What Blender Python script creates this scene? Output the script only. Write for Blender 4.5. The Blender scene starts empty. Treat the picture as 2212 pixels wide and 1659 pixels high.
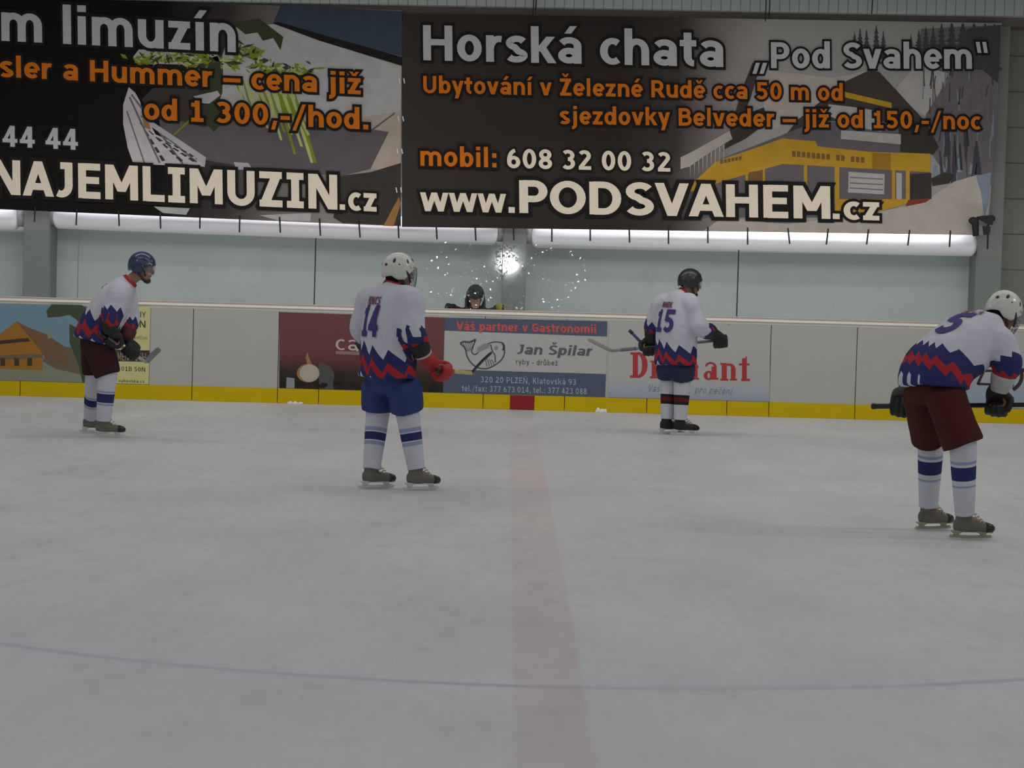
import bpy, bmesh, math, random
from mathutils import Vector, Matrix, noise
from mathutils.bvhtree import BVHTree
random.seed(7)
SC = bpy.context.scene
COL = SC.collection
V = Vector
PI = math.pi

# ------------------------------------------------------------------ camera, world, lights, exposure
FPX = 5300.0
CAMLOC = V((0, 0, 1.795))
_y = V((-9, 262, -FPX)).normalized()                     # the rink's crosswise direction as the lens sees it
_x = V((1, -0.0279, -0.0031)); _x = (_x - _y * _x.dot(_y)).normalized()
_z = _x.cross(_y)
ROT = Matrix((_x, _y, _z))                               # camera space -> world space
cd = bpy.data.cameras.new('camera'); cam = bpy.data.objects.new('camera', cd); COL.objects.link(cam)
cd.sensor_width = 36; cd.lens = FPX / 2212 * 36; cd.clip_end = 200; cd.clip_start = 0.05
cam.matrix_world = Matrix.Translation(CAMLOC) @ ROT.to_4x4()
SC.camera = cam
SC.view_settings.view_transform = 'Standard'; SC.view_settings.look = 'None'
SC.view_settings.exposure = 0.0; SC.view_settings.gamma = 1
W = bpy.data.worlds.new('hall_air'); SC.world = W; W.use_nodes = True
W.node_tree.nodes['Background'].inputs[0].default_value = (0.93, 0.97, 1.0, 1)
W.node_tree.nodes['Background'].inputs[1].default_value = 0.19

def area(name, loc, sx, sy, power, rot=(0, 0, 0), col=(1, .98, .95), spread=None):
    l = bpy.data.lights.new(name, 'AREA'); l.shape = 'RECTANGLE'; l.size = sx; l.size_y = sy; l.energy = power; l.color = col
    if spread: l.spread = spread
    o = bpy.data.objects.new(name, l); o.location = loc; o.rotation_euler = rot; COL.objects.link(o); return o
area('ceiling_strip_light', (1, 25.0, 8.5), 22, .8, 275, col=(1, .96, .92))
area('ceiling_strip_light', (3, 20.0, 8.5), 22, .8, 155, col=(1, .96, .93))
area('ceiling_strip_light', (2, 13.0, 8.5), 22, .8, 130, col=(.95, .97, 1))
area('hall_floodlight', (10, 16.2, 7.0), .8, .8, 85, rot=(0, math.radians(38), 0), col=(1, .98, .96))
area('hall_floodlight', (-10, 17.5, 7.0), .8, .8, 60, rot=(0, math.radians(-38), 0), col=(1, .98, .96))
area('ceiling_strip_light', (2, 4.0, 8.5), 22, .8, 185, col=(.95, .97, 1))
area('added_wall_fill', (0, 25.0, 5.0), 16, 1.5, 66, rot=(math.radians(63), 0, 0), col=(1, .97, .93), spread=math.radians(110))  # added fill, no fixture: lifts the wall, boards and lower banners
area('added_walkway_fill', (0, 30.25, .9), 18, .1, 42, rot=(math.radians(124), 0, 0), col=(.97, .97, 1))  # added uplight hidden behind the boards to brighten duct and wall
for _x0, _x1, _z0 in ((-9.2, -6.4, 2.66), (-5.9, -.2, 2.63), (.3, 5.9, 2.56)):
    area('duct_strip_lamp', ((_x0 + _x1) / 2, 31.97, _z0), _x1 - _x0, .05, 5 * (_x1 - _x0), col=(.96, .95, 1))
fl = bpy.data.lights.new('photo_flash', 'POINT'); fl.energy = 150; fl.shadow_soft_size = .19; fl.color = (.95, .97, 1)
flo = bpy.data.objects.new('photo_flash', fl); flo.location = (0, -.9, 1.795); COL.objects.link(flo)

def at(u, v, Y):
    """point of the rink at depth Y that lies at photo position (u, v)"""
    d = ROT @ V((u - 1106, 829.5 - v, -FPX))
    return CAMLOC + d * ((Y - CAMLOC.y) / d.y)

# ------------------------------------------------------------------ materials
def lin(c):
    c /= 255.0
    return c / 12.92 if c <= .04045 else ((c + .055) / 1.055) ** 2.4
def rgb(c, k=None):
    if k is None: c = [x * .68 + 6 for x in c]; k = KA   # colours noted by eye from the photo run bright; this sets them to its measured tones
    return tuple(min(.92, lin(x) * k) for x in c) + (1,)
KA = 2.3                                                # photo tone -> surface colour under this hall light
MATS = {}
def nt(m):
    m.use_nodes = True
    return m.node_tree, m.node_tree.nodes, m.node_tree.links
def math_node(N, L, op, a, b=None):
    n = N.new('ShaderNodeMath'); n.operation = op
    for i, s in enumerate((a, b)):
        if s is None: continue
        if isinstance(s, (int, float)): n.inputs[i].default_value = s
        else: L.new(s, n.inputs[i])
    return n.outputs[0]
def mat(name, c, rough=.6, var=.12, scale=14, bump=0.0, metal=0, spec=.3, k=None):
    if name in MATS: return MATS[name]
    m = bpy.data.materials.new(name); t, N, L = nt(m); b = N['Principled BSDF']
    col = rgb(c, k)
    nz = N.new('ShaderNodeTexNoise'); nz.inputs['Scale'].default_value = scale; nz.inputs['Detail'].default_value = 4
    tc = N.new('ShaderNodeTexCoord'); L.new(tc.outputs['Object'], nz.inputs['Vector'])
    mx = N.new('ShaderNodeMix'); mx.data_type = 'RGBA'
    mx.inputs[6].default_value = tuple(x * (1 - var) for x in col[:3]) + (1,)
    mx.inputs[7].default_value = tuple(min(.95, x * (1 + var)) for x in col[:3]) + (1,)
    L.new(nz.outputs['Fac'], mx.inputs[0]); L.new(mx.outputs[2], b.inputs['Base Color'])
    b.inputs['Roughness'].default_value = rough; b.inputs['Metallic'].default_value = metal
    b.inputs['Specular IOR Level'].default_value = spec
    if bump:
        bp = N.new('ShaderNodeBump'); bp.inputs['Strength'].default_value = bump; bp.inputs['Distance'].default_value = .02
        L.new(nz.outputs['Fac'], bp.inputs['Height']); L.new(bp.outputs[0], b.inputs['Normal'])
    MATS[name] = m; return m

def ice_material():
    m = bpy.data.materials.new('rink_ice'); t, N, L = nt(m); b = N['Principled BSDF']
    g = N.new('ShaderNodeNewGeometry'); sp = N.new('ShaderNodeSeparateXYZ'); L.new(g.outputs['Position'], sp.inputs[0])
    x, y = sp.outputs[0], sp.outputs[1]
    def nz(sx, sy, scale, det=5):
        mp = N.new('ShaderNodeMapping'); mp.inputs['Scale'].default_value = (sx, sy, 1); L.new(g.outputs['Position'], mp.inputs[0])
        n = N.new('ShaderNodeTexNoise'); n.inputs['Scale'].default_value = scale; n.inputs['Detail'].default_value = det
        L.new(mp.outputs[0], n.inputs['Vector']); return n.outputs['Fac']
    n1 = nz(.8, .35, 1.3); n2 = nz(1.5, .5, 5.0, 8); n3 = nz(7, .9, 2.2, 3)
    def ramp(f, a, c0, c, c1):
        r = N.new('ShaderNodeMapRange'); r.inputs[1].default_value = a; r.inputs[2].default_value = c
        r.inputs[3].default_value = c0; r.inputs[4].default_value = c1; L.new(f, r.inputs[0]); return r.outputs[0]
    def mix(f, a, c):
        mx = N.new('ShaderNodeMix'); mx.data_type = 'RGBA'
        L.new(f, mx.inputs[0]) if not isinstance(f, float) else None
        for i, q in ((6, a), (7, c)):
            if isinstance(q, tuple): mx.inputs[i].default_value = q
            else: L.new(q, mx.inputs[i])
        return mx.outputs[2]
    c = mix(ramp(n1, .35, 0, .65, 1), (.60, .61, .625, 1), (.70, .695, .69, 1))
    c = mix(ramp(n2, .52, 0, .75, .45), c, (.50, .505, .52, 1))
    c = mix(ramp(n3, .60, 0, .72, .25), c, (.78, .78, .78, 1))
    # frozen-in red centre line, worn and clouded
    ax = math_node(N, L, 'ABSOLUTE', math_node(N, L, 'SUBTRACT', x, LINE_X))
    edge = ramp(ax, .135, 1, .16, 0)
    n4 = nz(1, 1, 3.2, 6)
    wear = ramp(n4, .3, .45, .62, 1.0)
    far = ramp(y, 20, 1, 27.5, .2)
    f = math_node(N, L, 'MULTIPLY', math_node(N, L, 'MULTIPLY', edge, wear), math_node(N, L, 'MULTIPLY', far, .22))
    c = mix(f, c, (.62, .22, .22, 1))
    # thin blue centre circle
    dx = math_node(N, L, 'SUBTRACT', x, LINE_X); dy = math_node(N, L, 'SUBTRACT', y, 14.85)
    r2 = math_node(N, L, 'SQRT', math_node(N, L, 'ADD', math_node(N, L, 'MULTIPLY', dx, dx), math_node(N, L, 'MULTIPLY', dy, dy)))
    rr = math_node(N, L, 'ABSOLUTE', math_node(N, L, 'SUBTRACT', r2, 4.5))
    f = math_node(N, L, 'MULTIPLY', math_node(N, L, 'MULTIPLY', ramp(rr, .015, .42, .055, 0), ramp(y, 11.5, 1, 15.5, 0)), ramp(n1, .38, .35, .6, 1))
    c = mix(f, c, (.25, .27, .45, 1))
    L.new(c, b.inputs['Base Color'])
    L.new(ramp(n2, .3, .34, .7, .55), b.inputs['Roughness']); b.inputs['Specular IOR Level'].default_value = .35
    bp = N.new('ShaderNodeBump'); bp.inputs['Strength'].default_value = .06; bp.inputs['Distance'].default_value = .02
    L.new(n2, bp.inputs['Height']); L.new(bp.outputs[0], b.inputs['Normal'])
    return m

def glass_material():
    m = bpy.data.materials.new('scratched_clear_glass'); t, N, L = nt(m)
    N.remove(N['Principled BSDF']); out = N['Material Output']
    tr = N.new('ShaderNodeBsdfTransparent'); tr.inputs[0].default_value = (.93, .96, .955, 1)
    gl = N.new('ShaderNodeBsdfGlossy'); gl.inputs['Roughness'].default_value = .038
    g = N.new('ShaderNodeNewGeometry')
    vo = N.new('ShaderNodeTexVoronoi'); vo.inputs['Scale'].default_value = 60; L.new(g.outputs['Position'], vo.inputs['Vector'])
    v2 = N.new('ShaderNodeTexVoronoi'); v2.inputs['Scale'].default_value = 7; L.new(g.outputs['Position'], v2.inputs['Vector'])
    s1 = N.new('ShaderNodeVectorMath'); s1.operation = 'SUBTRACT'; s1.inputs[1].default_value = (.5, .5, .5); L.new(vo.outputs['Color'], s1.inputs[0])
    sx = N.new('ShaderNodeSeparateColor'); L.new(v2.outputs['Color'], sx.inputs[0])
    sy = N.new('ShaderNodeSeparateColor'); L.new(vo.outputs['Color'], sy.inputs[0])
    msk = math_node(N, L, 'GREATER_THAN', sx.outputs[0], .42)
    msk = math_node(N, L, 'MULTIPLY', msk, math_node(N, L, 'GREATER_THAN', sy.outputs[1], .56))
    s2 = N.new('ShaderNodeVectorMath'); s2.operation = 'SCALE'; L.new(s1.outputs[0], s2.inputs[0])
    L.new(math_node(N, L, 'MULTIPLY', msk, .062), s2.inputs['Scale'])
    ad = N.new('ShaderNodeVectorMath'); ad.operation = 'ADD'; L.new(g.outputs['Normal'], ad.inputs[0]); L.new(s2.outputs[0], ad.inputs[1])
    nn = N.new('ShaderNodeVectorMath'); nn.operation = 'NORMALIZE'; L.new(ad.outputs[0], nn.inputs[0]); L.new(nn.outputs[0], gl.inputs['Normal'])
    mx = N.new('ShaderNodeMixShader'); mx.inputs[0].default_value = .06
    L.new(tr.outputs[0], mx.inputs[1]); L.new(gl.outputs[0], mx.inputs[2]); L.new(mx.outputs[0], out.inputs[0])
    return m

def clear_visor():
    if 'visor' in MATS: return MATS['visor']
    m = bpy.data.materials.new('clear_visor'); t, N, L = nt(m); N.remove(N['Principled BSDF']); out = N['Material Output']
    tr = N.new('ShaderNodeBsdfTransparent'); tr.inputs[0].default_value = (.85, .87, .88, 1)
    gl = N.new('ShaderNodeBsdfGlossy'); gl.inputs['Roughness'].default_value = .12
    mx = N.new('ShaderNodeMixShader'); mx.inputs[0].default_value = .12
    L.new(tr.outputs[0], mx.inputs[1]); L.new(gl.outputs[0], mx.inputs[2]); L.new(mx.outputs[0], out.inputs[0])
    MATS['visor'] = m; return m

def band_material(name, stops, span, teeth=0, amp=0.0, slant=0.0, base_bump=.25):
    """cloth whose woven bands follow the attribute 'cloth' = (distance from hem, sideways, forwards); zigzag teeth round the body"""
    m = bpy.data.materials.new(name); t, N, L = nt(m); b = N['Principled BSDF']
    a = N.new('ShaderNodeAttribute'); a.attribute_name = 'cloth'
    sp = N.new('ShaderNodeSeparateXYZ'); L.new(a.outputs['Vector'], sp.inputs[0])
    s = sp.outputs[0]
    if teeth:
        ang = math_node(N, L, 'ARCTAN2', sp.outputs[1], sp.outputs[2])
        fr = math_node(N, L, 'FRACT', math_node(N, L, 'MULTIPLY', ang, teeth / (2 * PI)))
        u1 = math_node(N, L, 'DIVIDE', fr, .8); u2 = math_node(N, L, 'DIVIDE', math_node(N, L, 'SUBTRACT', 1, fr), .2)
        saw = math_node(N, L, 'MINIMUM', u1, u2)
        s = math_node(N, L, 'ADD', s, math_node(N, L, 'MULTIPLY', saw, amp))
        if slant: s = math_node(N, L, 'SUBTRACT', s, math_node(N, L, 'MULTIPLY', sp.outputs[1], slant))
    s = math_node(N, L, 'DIVIDE', s, span)
    r = N.new('ShaderNodeValToRGB'); r.color_ramp.interpolation = 'CONSTANT'
    e = r.color_ramp.elements
    while len(e) < len(stops): e.new(.5)
    for q, (p, c) in zip(e, stops): q.position = p / span; q.color = rgb(c)
    L.new(s, r.inputs[0]); L.new(r.outputs[0], b.inputs['Base Color'])
    b.inputs['Roughness'].default_value = .85; b.inputs['Specular IOR Level'].default_value = .15
    nz = N.new('ShaderNodeTexNoise'); nz.inputs['Scale'].default_value = 7; nz.inputs['Detail'].default_value = 3
    tc = N.new('ShaderNodeTexCoord'); L.new(tc.outputs['Object'], nz.inputs['Vector'])
    bp = N.new('ShaderNodeBump'); bp.inputs['Strength'].default_value = base_bump; bp.inputs['Distance'].default_value = .04
    L.new(nz.outputs['Fac'], bp.inputs['Height']); L.new(bp.outputs[0], b.inputs['Normal'])
    return m

# ------------------------------------------------------------------ object helpers
def tag(o, label=None, cat=None, group=None, kind=None):
    for k_, v_ in (('label', label), ('category', cat), ('group', group), ('kind', kind)):
        if v_: o[k_] = v_
    return o
def link(name, me, parent=None, loc=None):
    o = bpy.data.objects.new(name, me); COL.objects.link(o)
    if parent is not None: o.parent = parent
    if loc is not None: o.location = loc
    return o
def empty(name, loc): return link(name, None, None, loc)
def build(name, bm, m, parent=None, base=V((0, 0, 0)), smooth=False, loc=None):
    """bmesh in world coordinates -> one mesh object whose coordinates are relative to base"""
    bmesh.ops.recalc_face_normals(bm, faces=bm.faces[:])
    me = bpy.data.meshes.new(name); bm.to_mesh(me); bm.free()
    me.transform(Matrix.Translation(-base))
    for q in (m if isinstance(m, (list, tuple)) else [m]): me.materials.append(q)
    if smooth:
        for p in me.polygons: p.use_smooth = True
    return link(name, me, parent, loc)
def wbase(o):                                            # where a thing's local zero stands
    p = V((0, 0, 0))
    while o is not None: p += o.location; o = o.parent
    return p
def part(name, bm, m, parent, smooth=False): return build(name, bm, m, parent, wbase(parent), smooth)
def thing_mesh(name, bm, m, label, cat, group=None, base=None, smooth=False, kind=None):
    if base is None:
        zs = [v.co for v in bm.verts]
        base = V((sum(p.x for p in zs) / len(zs), sum(p.y for p in zs) / len(zs), min(p.z for p in zs)))
    o = build(name, bm, m, None, base, smooth, base)
    return tag(o, label, cat, group, kind)
def box(bm, x0, x1, y0, y1, z0, z1, bevel=0, mi=0):
    r = bmesh.ops.create_cube(bm, size=1)
    for v in r['verts']: v.co = V(((x0 + x1) / 2 + v.co.x * (x1 - x0), (y0 + y1) / 2 + v.co.y * (y1 - y0), (z0 + z1) / 2 + v.co.z * (z1 - z0)))
    fs = {f for v in r['verts'] for f in v.link_faces}
    for f in fs: f.material_index = mi
    if bevel: bmesh.ops.bevel(bm, geom=list({e for v in r['verts'] for e in v.link_edges}), offset=bevel, segments=2, affect='EDGES')
def slab(bm, pts, thick, mi=0):
    """closed prism: outline pts (in a plane facing -Y) and its copy thick further away"""
    a = [bm.verts.new(p) for p in pts]; b = [bm.verts.new(V(p) + V((0, thick, 0))) for p in pts]
    n = len(pts); fs = [bm.faces.new(a), bm.faces.new(b[::-1])]
    for i in range(n): fs.append(bm.faces.new((a[i], b[i], b[(i + 1) % n], a[(i + 1) % n])))
    for f in fs: f.material_index = mi
def ring_loft(bm, rings, n=20, e=2.0, mi=0, cap=True):
    """rings: (centre, vecA, vecB) half axes; returns the vert rings"""
    out = []
    for c, A, B in rings:
        row = []
        for i in range(n):
            t = 2 * PI * i / n; ct, st = math.cos(t), math.sin(t)
            row.append(bm.verts.new(c + A * (abs(ct) ** (2 / e) * (1 if ct >= 0 else -1)) + B * (abs(st) ** (2 / e) * (1 if st >= 0 else -1))))
        out.append(row)
    for a, b in zip(out, out[1:]):
        for i in range(n):
            f = bm.faces.new((a[i], a[(i + 1) % n], b[(i + 1) % n], b[i])); f.material_index = mi
    if cap:
        for row in (out[0], out[-1]):
            f = bm.faces.new(row); f.material_index = mi
    return out
def spline(pts, k):
    """Catmull-Rom through tuples"""
    P = [pts[0]] + list(pts) + [pts[-1]]; out = []
    for i in range(1, len(P) - 2):
        for j in range(k):
            t = j / k; r = []
            for a, b, c, d in zip(P[i - 1], P[i], P[i + 1], P[i + 2]):
                r.append(.5 * (2 * b + (c - a) * t + (2 * a - 5 * b + 4 * c - d) * t * t + (3 * b - a - 3 * c + d) * t ** 3))
            out.append(tuple(r))
    out.append(tuple(pts[-1])); return out
def limb(bm, pts, rads, ref=V((0, 0, 1)), n=16, k=4, e=2.0, mi=0):
    """pts Vectors, rads (ra, rb) or r: a tapering tube; ra lies along ref; returns [(centre, A, B)]"""
    rr = [r if isinstance(r, tuple) else (r, r) for r in rads]
    data = [tuple(p) + r for p, r in zip(pts, rr)]
    sm = spline(data, k) if k > 1 and len(data) > 2 else (data if k <= 1 else [tuple(a + (b - a) * j / k for a, b in zip(data[i], data[i + 1])) for i in range(len(data) - 1) for j in range(k)] + [data[-1]])
    P = [V(s[:3]) for s in sm]; rings = []
    for i, s in enumerate(sm):
        T = (P[min(i + 1, len(P) - 1)] - P[max(i - 1, 0)]).normalized()
        A = ref - T * ref.dot(T)
        if A.length < .05: A = V((1, 0, 0)) - T * T.x
        A.normalize(); B = T.cross(A)
        rings.append((P[i], A * s[3], B * s[4]))
    ring_loft(bm, rings, n, e, mi); return rings
def tube(bm, pts, r, n=8, k=1, mi=0): return limb(bm, [V(p) for p in pts], [r] * len(pts), V((.13, .31, .94)), n, k, 2, mi)
def ball(bm, c, A, B, C, n=14, m=9, mi=0):
    rings = []
    for i in range(m + 1):
        t = -PI / 2 + PI * i / m; r = max(.04, math.cos(t)); rings.append((c + C * math.sin(t), A * r, B * r))
    ring_loft(bm, rings, n, 2, mi)
def fuse(bm, voxel, smooth=4, fac=.5):
    """one continuous skin over overlapping closed shells"""
    bmesh.ops.recalc_face_normals(bm, faces=bm.faces[:])
    me = bpy.data.meshes.new('tmp'); bm.to_mesh(me); bm.free()
    o = bpy.data.objects.new('tmp', me); COL.objects.link(o)
    r = o.modifiers.new('r', 'REMESH'); r.mode = 'VOXEL'; r.voxel_size = voxel; r.adaptivity = 0
    if smooth:
        s = o.modifiers.new('s', 'SMOOTH'); s.iterations = smooth; s.factor = fac
    dg = bpy.context.evaluated_depsgraph_get()
    me2 = bpy.data.meshes.new_from_object(o.evaluated_get(dg))
    out = bmesh.new(); out.from_mesh(me2)
    bpy.data.objects.remove(o); bpy.data.meshes.remove(me); bpy.data.meshes.remove(me2)
    return out

# ------------------------------------------------------------------ a bold sans alphabet drawn with pen strokes (unit: em)
def A_(cx, cy, rx, ry, a0, a1, n=None):
    n = n or max(4, int(abs(a1 - a0) / 14))
    return [(cx + rx * math.cos(math.radians(a0 + (a1 - a0) * i / n)), cy + ry * math.sin(math.radians(a0 + (a1 - a0) * i / n))) for i in range(n + 1)]
def Vv(x, a, b): return [(x, a), (x, b)]
def Hh(a, b, y): return [(a, y), (b, y)]
def Dd(x0, y0, x1, y1, w=.2): return ('D', x0, y0, x1, y1, w)
X, CH, AS = .55, .73, .76
O_ = lambda cx, cy, rx, ry: A_(cx, cy, rx, ry, 0, 360, 26)
GL = {
 ' ': (.34, []), '.': (.36, [Dd(.18, 0, .18, .17)]), ',': (.36, [Dd(.12, -.15, .22, .16, .15)]), '-': (.48, [Hh(.06, .42, .27)]),
 '–': (.71, [Hh(.02, .69, .27)]), '/': (.6, [Dd(.1, -.15, .5, .76, .14)]), ':': (.40, [Dd(.2, 0, .2, .17), Dd(.2, .36, .2, .53)]),
 '„': (.6, [Dd(.1, -.16, .22, .15, .14), Dd(.34, -.16, .46, .15, .14)]), '“': (.6, [Dd(.2, .45, .14, .76, .13), Dd(.42, .45, .36, .76, .13)]),
 'o': (.69, [O_(.345, .275, .205, .215)]), 'n': (.71, [Vv(.155, 0, X), [(.16, .18)] + A_(.36, .30, .2, .19, 180, 0) + [(.56, 0)]]),
 'm': (1.06, [Vv(.155, 0, X), A_(.342, .32, .187, .17, 180, 0) + [(.53, 0)], A_(.717, .32, .187, .17, 180, 0) + [(.905, 0)]]),
 'u': (.71, [Vv(.555, 0, X), [(.155, X)] + A_(.355, .25, .2, .19, 180, 360)]), 'h': (.71, [Vv(.155, 0, AS), [(.16, .18)] + A_(.36, .30, .2, .19, 180, 0) + [(.56, 0)]]),
 'r': (.50, [Vv(.155, 0, X), A_(.38, .27, .22, .21, 175, 75)]), 's': (.59, [A_(.31, .40, .175, .09, 25, 250) + A_(.29, .145, .185, .085, 70, -155)]),
 'a': (.67, [A_(.32, .37, .2, .115, 155, 0) + [(.52, 0)], O_(.31, .165, .17, .10)]), 'c': (.59, [A_(.36, .275, .215, .215, 52, 308)]),
 'e': (.66, [A_(.345, .275, .21, .215, 0, 318), Hh(.15, .55, .265)]), 'd': (.70, [O_(.32, .27, .19, .21), Vv(.545, 0, AS)]), 'b': (.70, [O_(.38, .27, .19, .21), Vv(.155, 0, AS)]),
 'p': (.70, [O_(.38, .28, .19, .21), Vv(.155, -.2, X)]), 'k': (.67, [Vv(.155, 0, AS), Dd(.25, .24, .54, X, .21), Dd(.30, .36, .57, 0, .21)]),
 't': (.455, [[(.21, .70), (.21, .2)] + A_(.35, .2, .14, .135, 180, 275), Hh(.02, .42, .48)]), 'l': (.342, [Vv(.171, 0, AS)]), 'ı': (.342, [Vv(.171, 0, X)]),
 'j': (.40, [[(.23, X), (.23, .0)] + A_(.09, -.01, .14, .125, 0, -100), Dd(.23, .63, .23, .76)]), 'z': (.60, [Hh(.05, .55, .4825), Hh(.05, .55, .0675), Dd(.16, .05, .44, .5, .21)]),
 'v': (.65, [Dd(.115, X, .325, 0), Dd(.535, X, .325, 0)]), 'y': (.65, [Dd(.115, X, .345, 0), Dd(.535, X, .26, -.2)]), 'x': (.65, [Dd(.12, X, .53, 0), Dd(.53, X, .12, 0)]),
 'w': (.98, [Dd(.1, X, .27, 0, .18), Dd(.49, X, .27, 0, .18), Dd(.49, X, .71, 0, .18), Dd(.88, X, .71, 0, .18)]), 'f': (.42, [[(.18, 0), (.18, .56)] + A_(.33, .56, .15, .14, 180, 85), Hh(.02, .38, .48)]),
 'g': (.7, [O_(.32, .28, .19, .21), [(.545, X), (.545, -.02)] + A_(.345, -.02, .2, .12, 0, -150)]),
 'H': (.84, [Vv(.16, 0, CH), Vv(.68, 0, CH), Hh(.16, .68, .38)]), 'P': (.73, [Vv(.16, 0, CH), [(.16, .6625)] + A_(.40, .49, .2, .1725, 90, -90) + [(.16, .3175)]]),
 'R': (.78, [Vv(.16, 0, CH), [(.16, .6625)] + A_(.40, .49, .2, .1725, 90, -90) + [(.16, .3175)], Dd(.42, .33, .67, 0, .23)]),
 'B': (.76, [Vv(.16, 0, CH), [(.16, .6625)] + A_(.42, .53, .16, .1325, 90, -90) + [(.16, .39)], [(.16, .39)] + A_(.44, .2275, .2, .16, 90, -90) + [(.16, .0675)]]),
 'D': (.83, [Vv(.16, 0, CH), [(.16, .6625)] + A_(.38, .365, .30, .2975, 90, -90) + [(.16, .0675)]]), 'O': (.85, [O_(.425, .365, .305, .30)]),
 'U': (.81, [[(.16, CH)] + A_(.405, .27, .245, .21, 180, 360) + [(.65, CH)]]), 'E': (.68, [Vv(.16, 0, CH), Hh(.16, .62, .6625), Hh(.16, .59, .38), Hh(.16, .62, .0675)]),
 'F': (.65, [Vv(.16, 0, CH), Hh(.16, .62, .6625), Hh(.16, .57, .36)]), 'L': (.64, [Vv(.16, 0, CH), Hh(.16, .61, .0675)]), 'A': (.78, [Dd(.1, 0, .39, CH), Dd(.68, 0, .39, CH), Hh(.22, .56, .2)]),
 'M': (.95, [Vv(.16, 0, CH), Vv(.79, 0, CH), Dd(.17, CH, .475, .17, .2), Dd(.78, CH, .475, .17, .2)]), 'N': (.85, [Vv(.16, 0, CH), Vv(.69, 0, CH), Dd(.18, CH, .67, 0, .22)]),
 'I': (.546, [Vv(.273, 0, CH), Hh(.06, .486, .6625), Hh(.06, .486, .0675)]), 'J': (.56, [[(.38, CH), (.38, .25)] + A_(.19, .25, .19, .185, 0, -120), Hh(.17, .45, .6625)]),
 'Z': (.69, [Hh(.06, .63, .6625), Hh(.06, .64, .0675), Dd(.19, .05, .5, .68, .24)]), 'S': (.71, [A_(.37, .53, .22, .135, 25, 255) + A_(.35, .2, .235, .135, 75, -155)]),
 'V': (.76, [Dd(.1, CH, .38, 0), Dd(.66, CH, .38, 0)]), 'Y': (.74, [Dd(.1, CH, .37, .3), Dd(.64, CH, .37, .3), Vv(.37, 0, .34)]), 'T': (.68, [Vv(.34, 0, CH), Hh(.02, .66, .6625)]),
 'K': (.77, [Vv(.16, 0, CH), Dd(.27, .3, .62, CH, .23), Dd(.34, .45, .67, 0, .23)]), 'C': (.72, [A_(.42, .365, .28, .30, 48, 312)]), 'G': (.8, [A_(.42, .365, .28, .30, 48, 345), Hh(.42, .72, .34)]),
 '0': (.71, [O_(.355, .365, .205, .30)]), '1': (.71, [Vv(.38, 0, CH), Hh(.14, .62, .0675), Hh(.15, .38, .58)]), '2': (.71, [A_(.33, .52, .2, .145, 150, -35) + [(.17, .1)], Hh(.08, .63, .0675)]),
 '3': (.71, [A_(.31, .525, .2, .14, 145, -90), A_(.31, .225, .22, .16, 90, -145)]), '4': (.71, [Vv(.46, 0, CH), Hh(.05, .66, .21), Dd(.13, .2, .44, CH, .16)]),
 '5': (.71, [Hh(.13, .61, .6625), Vv(.2, .36, CH), A_(.32, .24, .22, .175, 125, -148)]), '6': (.71, [O_(.365, .23, .2, .165), A_(.47, .30, .305, .365, 97, 195)]),
 '7': (.71, [Hh(.07, .64, .6625), Dd(.54, .66, .26, 0, .21)]), '8': (.71, [O_(.355, .53, .18, .135), O_(.355, .2, .205, .14)]), '9': (.71, [O_(.345, .50, .2, .165), A_(.24, .43, .305, .365, -83, 15)]),
}
GL['i'] = (.342, GL['ı'][1] + [Dd(.171, .63, .171, .76)])
def _acute(b, y, dx=0):
    w, s = GL[b]; c = w / 2 + dx; return (w, s + [Dd(c - .05, y, c + .09, y + .16, .17)])
def _caron(b, y, dx=0):
    w, s = GL[b]; c = w / 2 + dx; return (w, s + [Dd(c - .13, y + .15, c, y, .12), Dd(c + .13, y + .15, c, y, .12)])
for ch, b in (('á', 'a'), ('í', 'ı'), ('é', 'e'), ('ú', 'u'), ('ó', 'o')): GL[ch] = _acute(b, .62)
for ch, b in (('ž', 'z'), ('š', 's'), ('ě', 'e'), ('č', 'c'), ('ř', 'r'), ('ň', 'n')): GL[ch] = _caron(b, .62)
for ch, b in (('Ž', 'Z'), ('Š', 'S'), ('Ň', 'N')): GL[ch] = _caron(b, .79)
GL['ů'] = (GL['u'][0], GL['u'][1] + [O_(.355, .70, .09, .07)])

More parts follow.
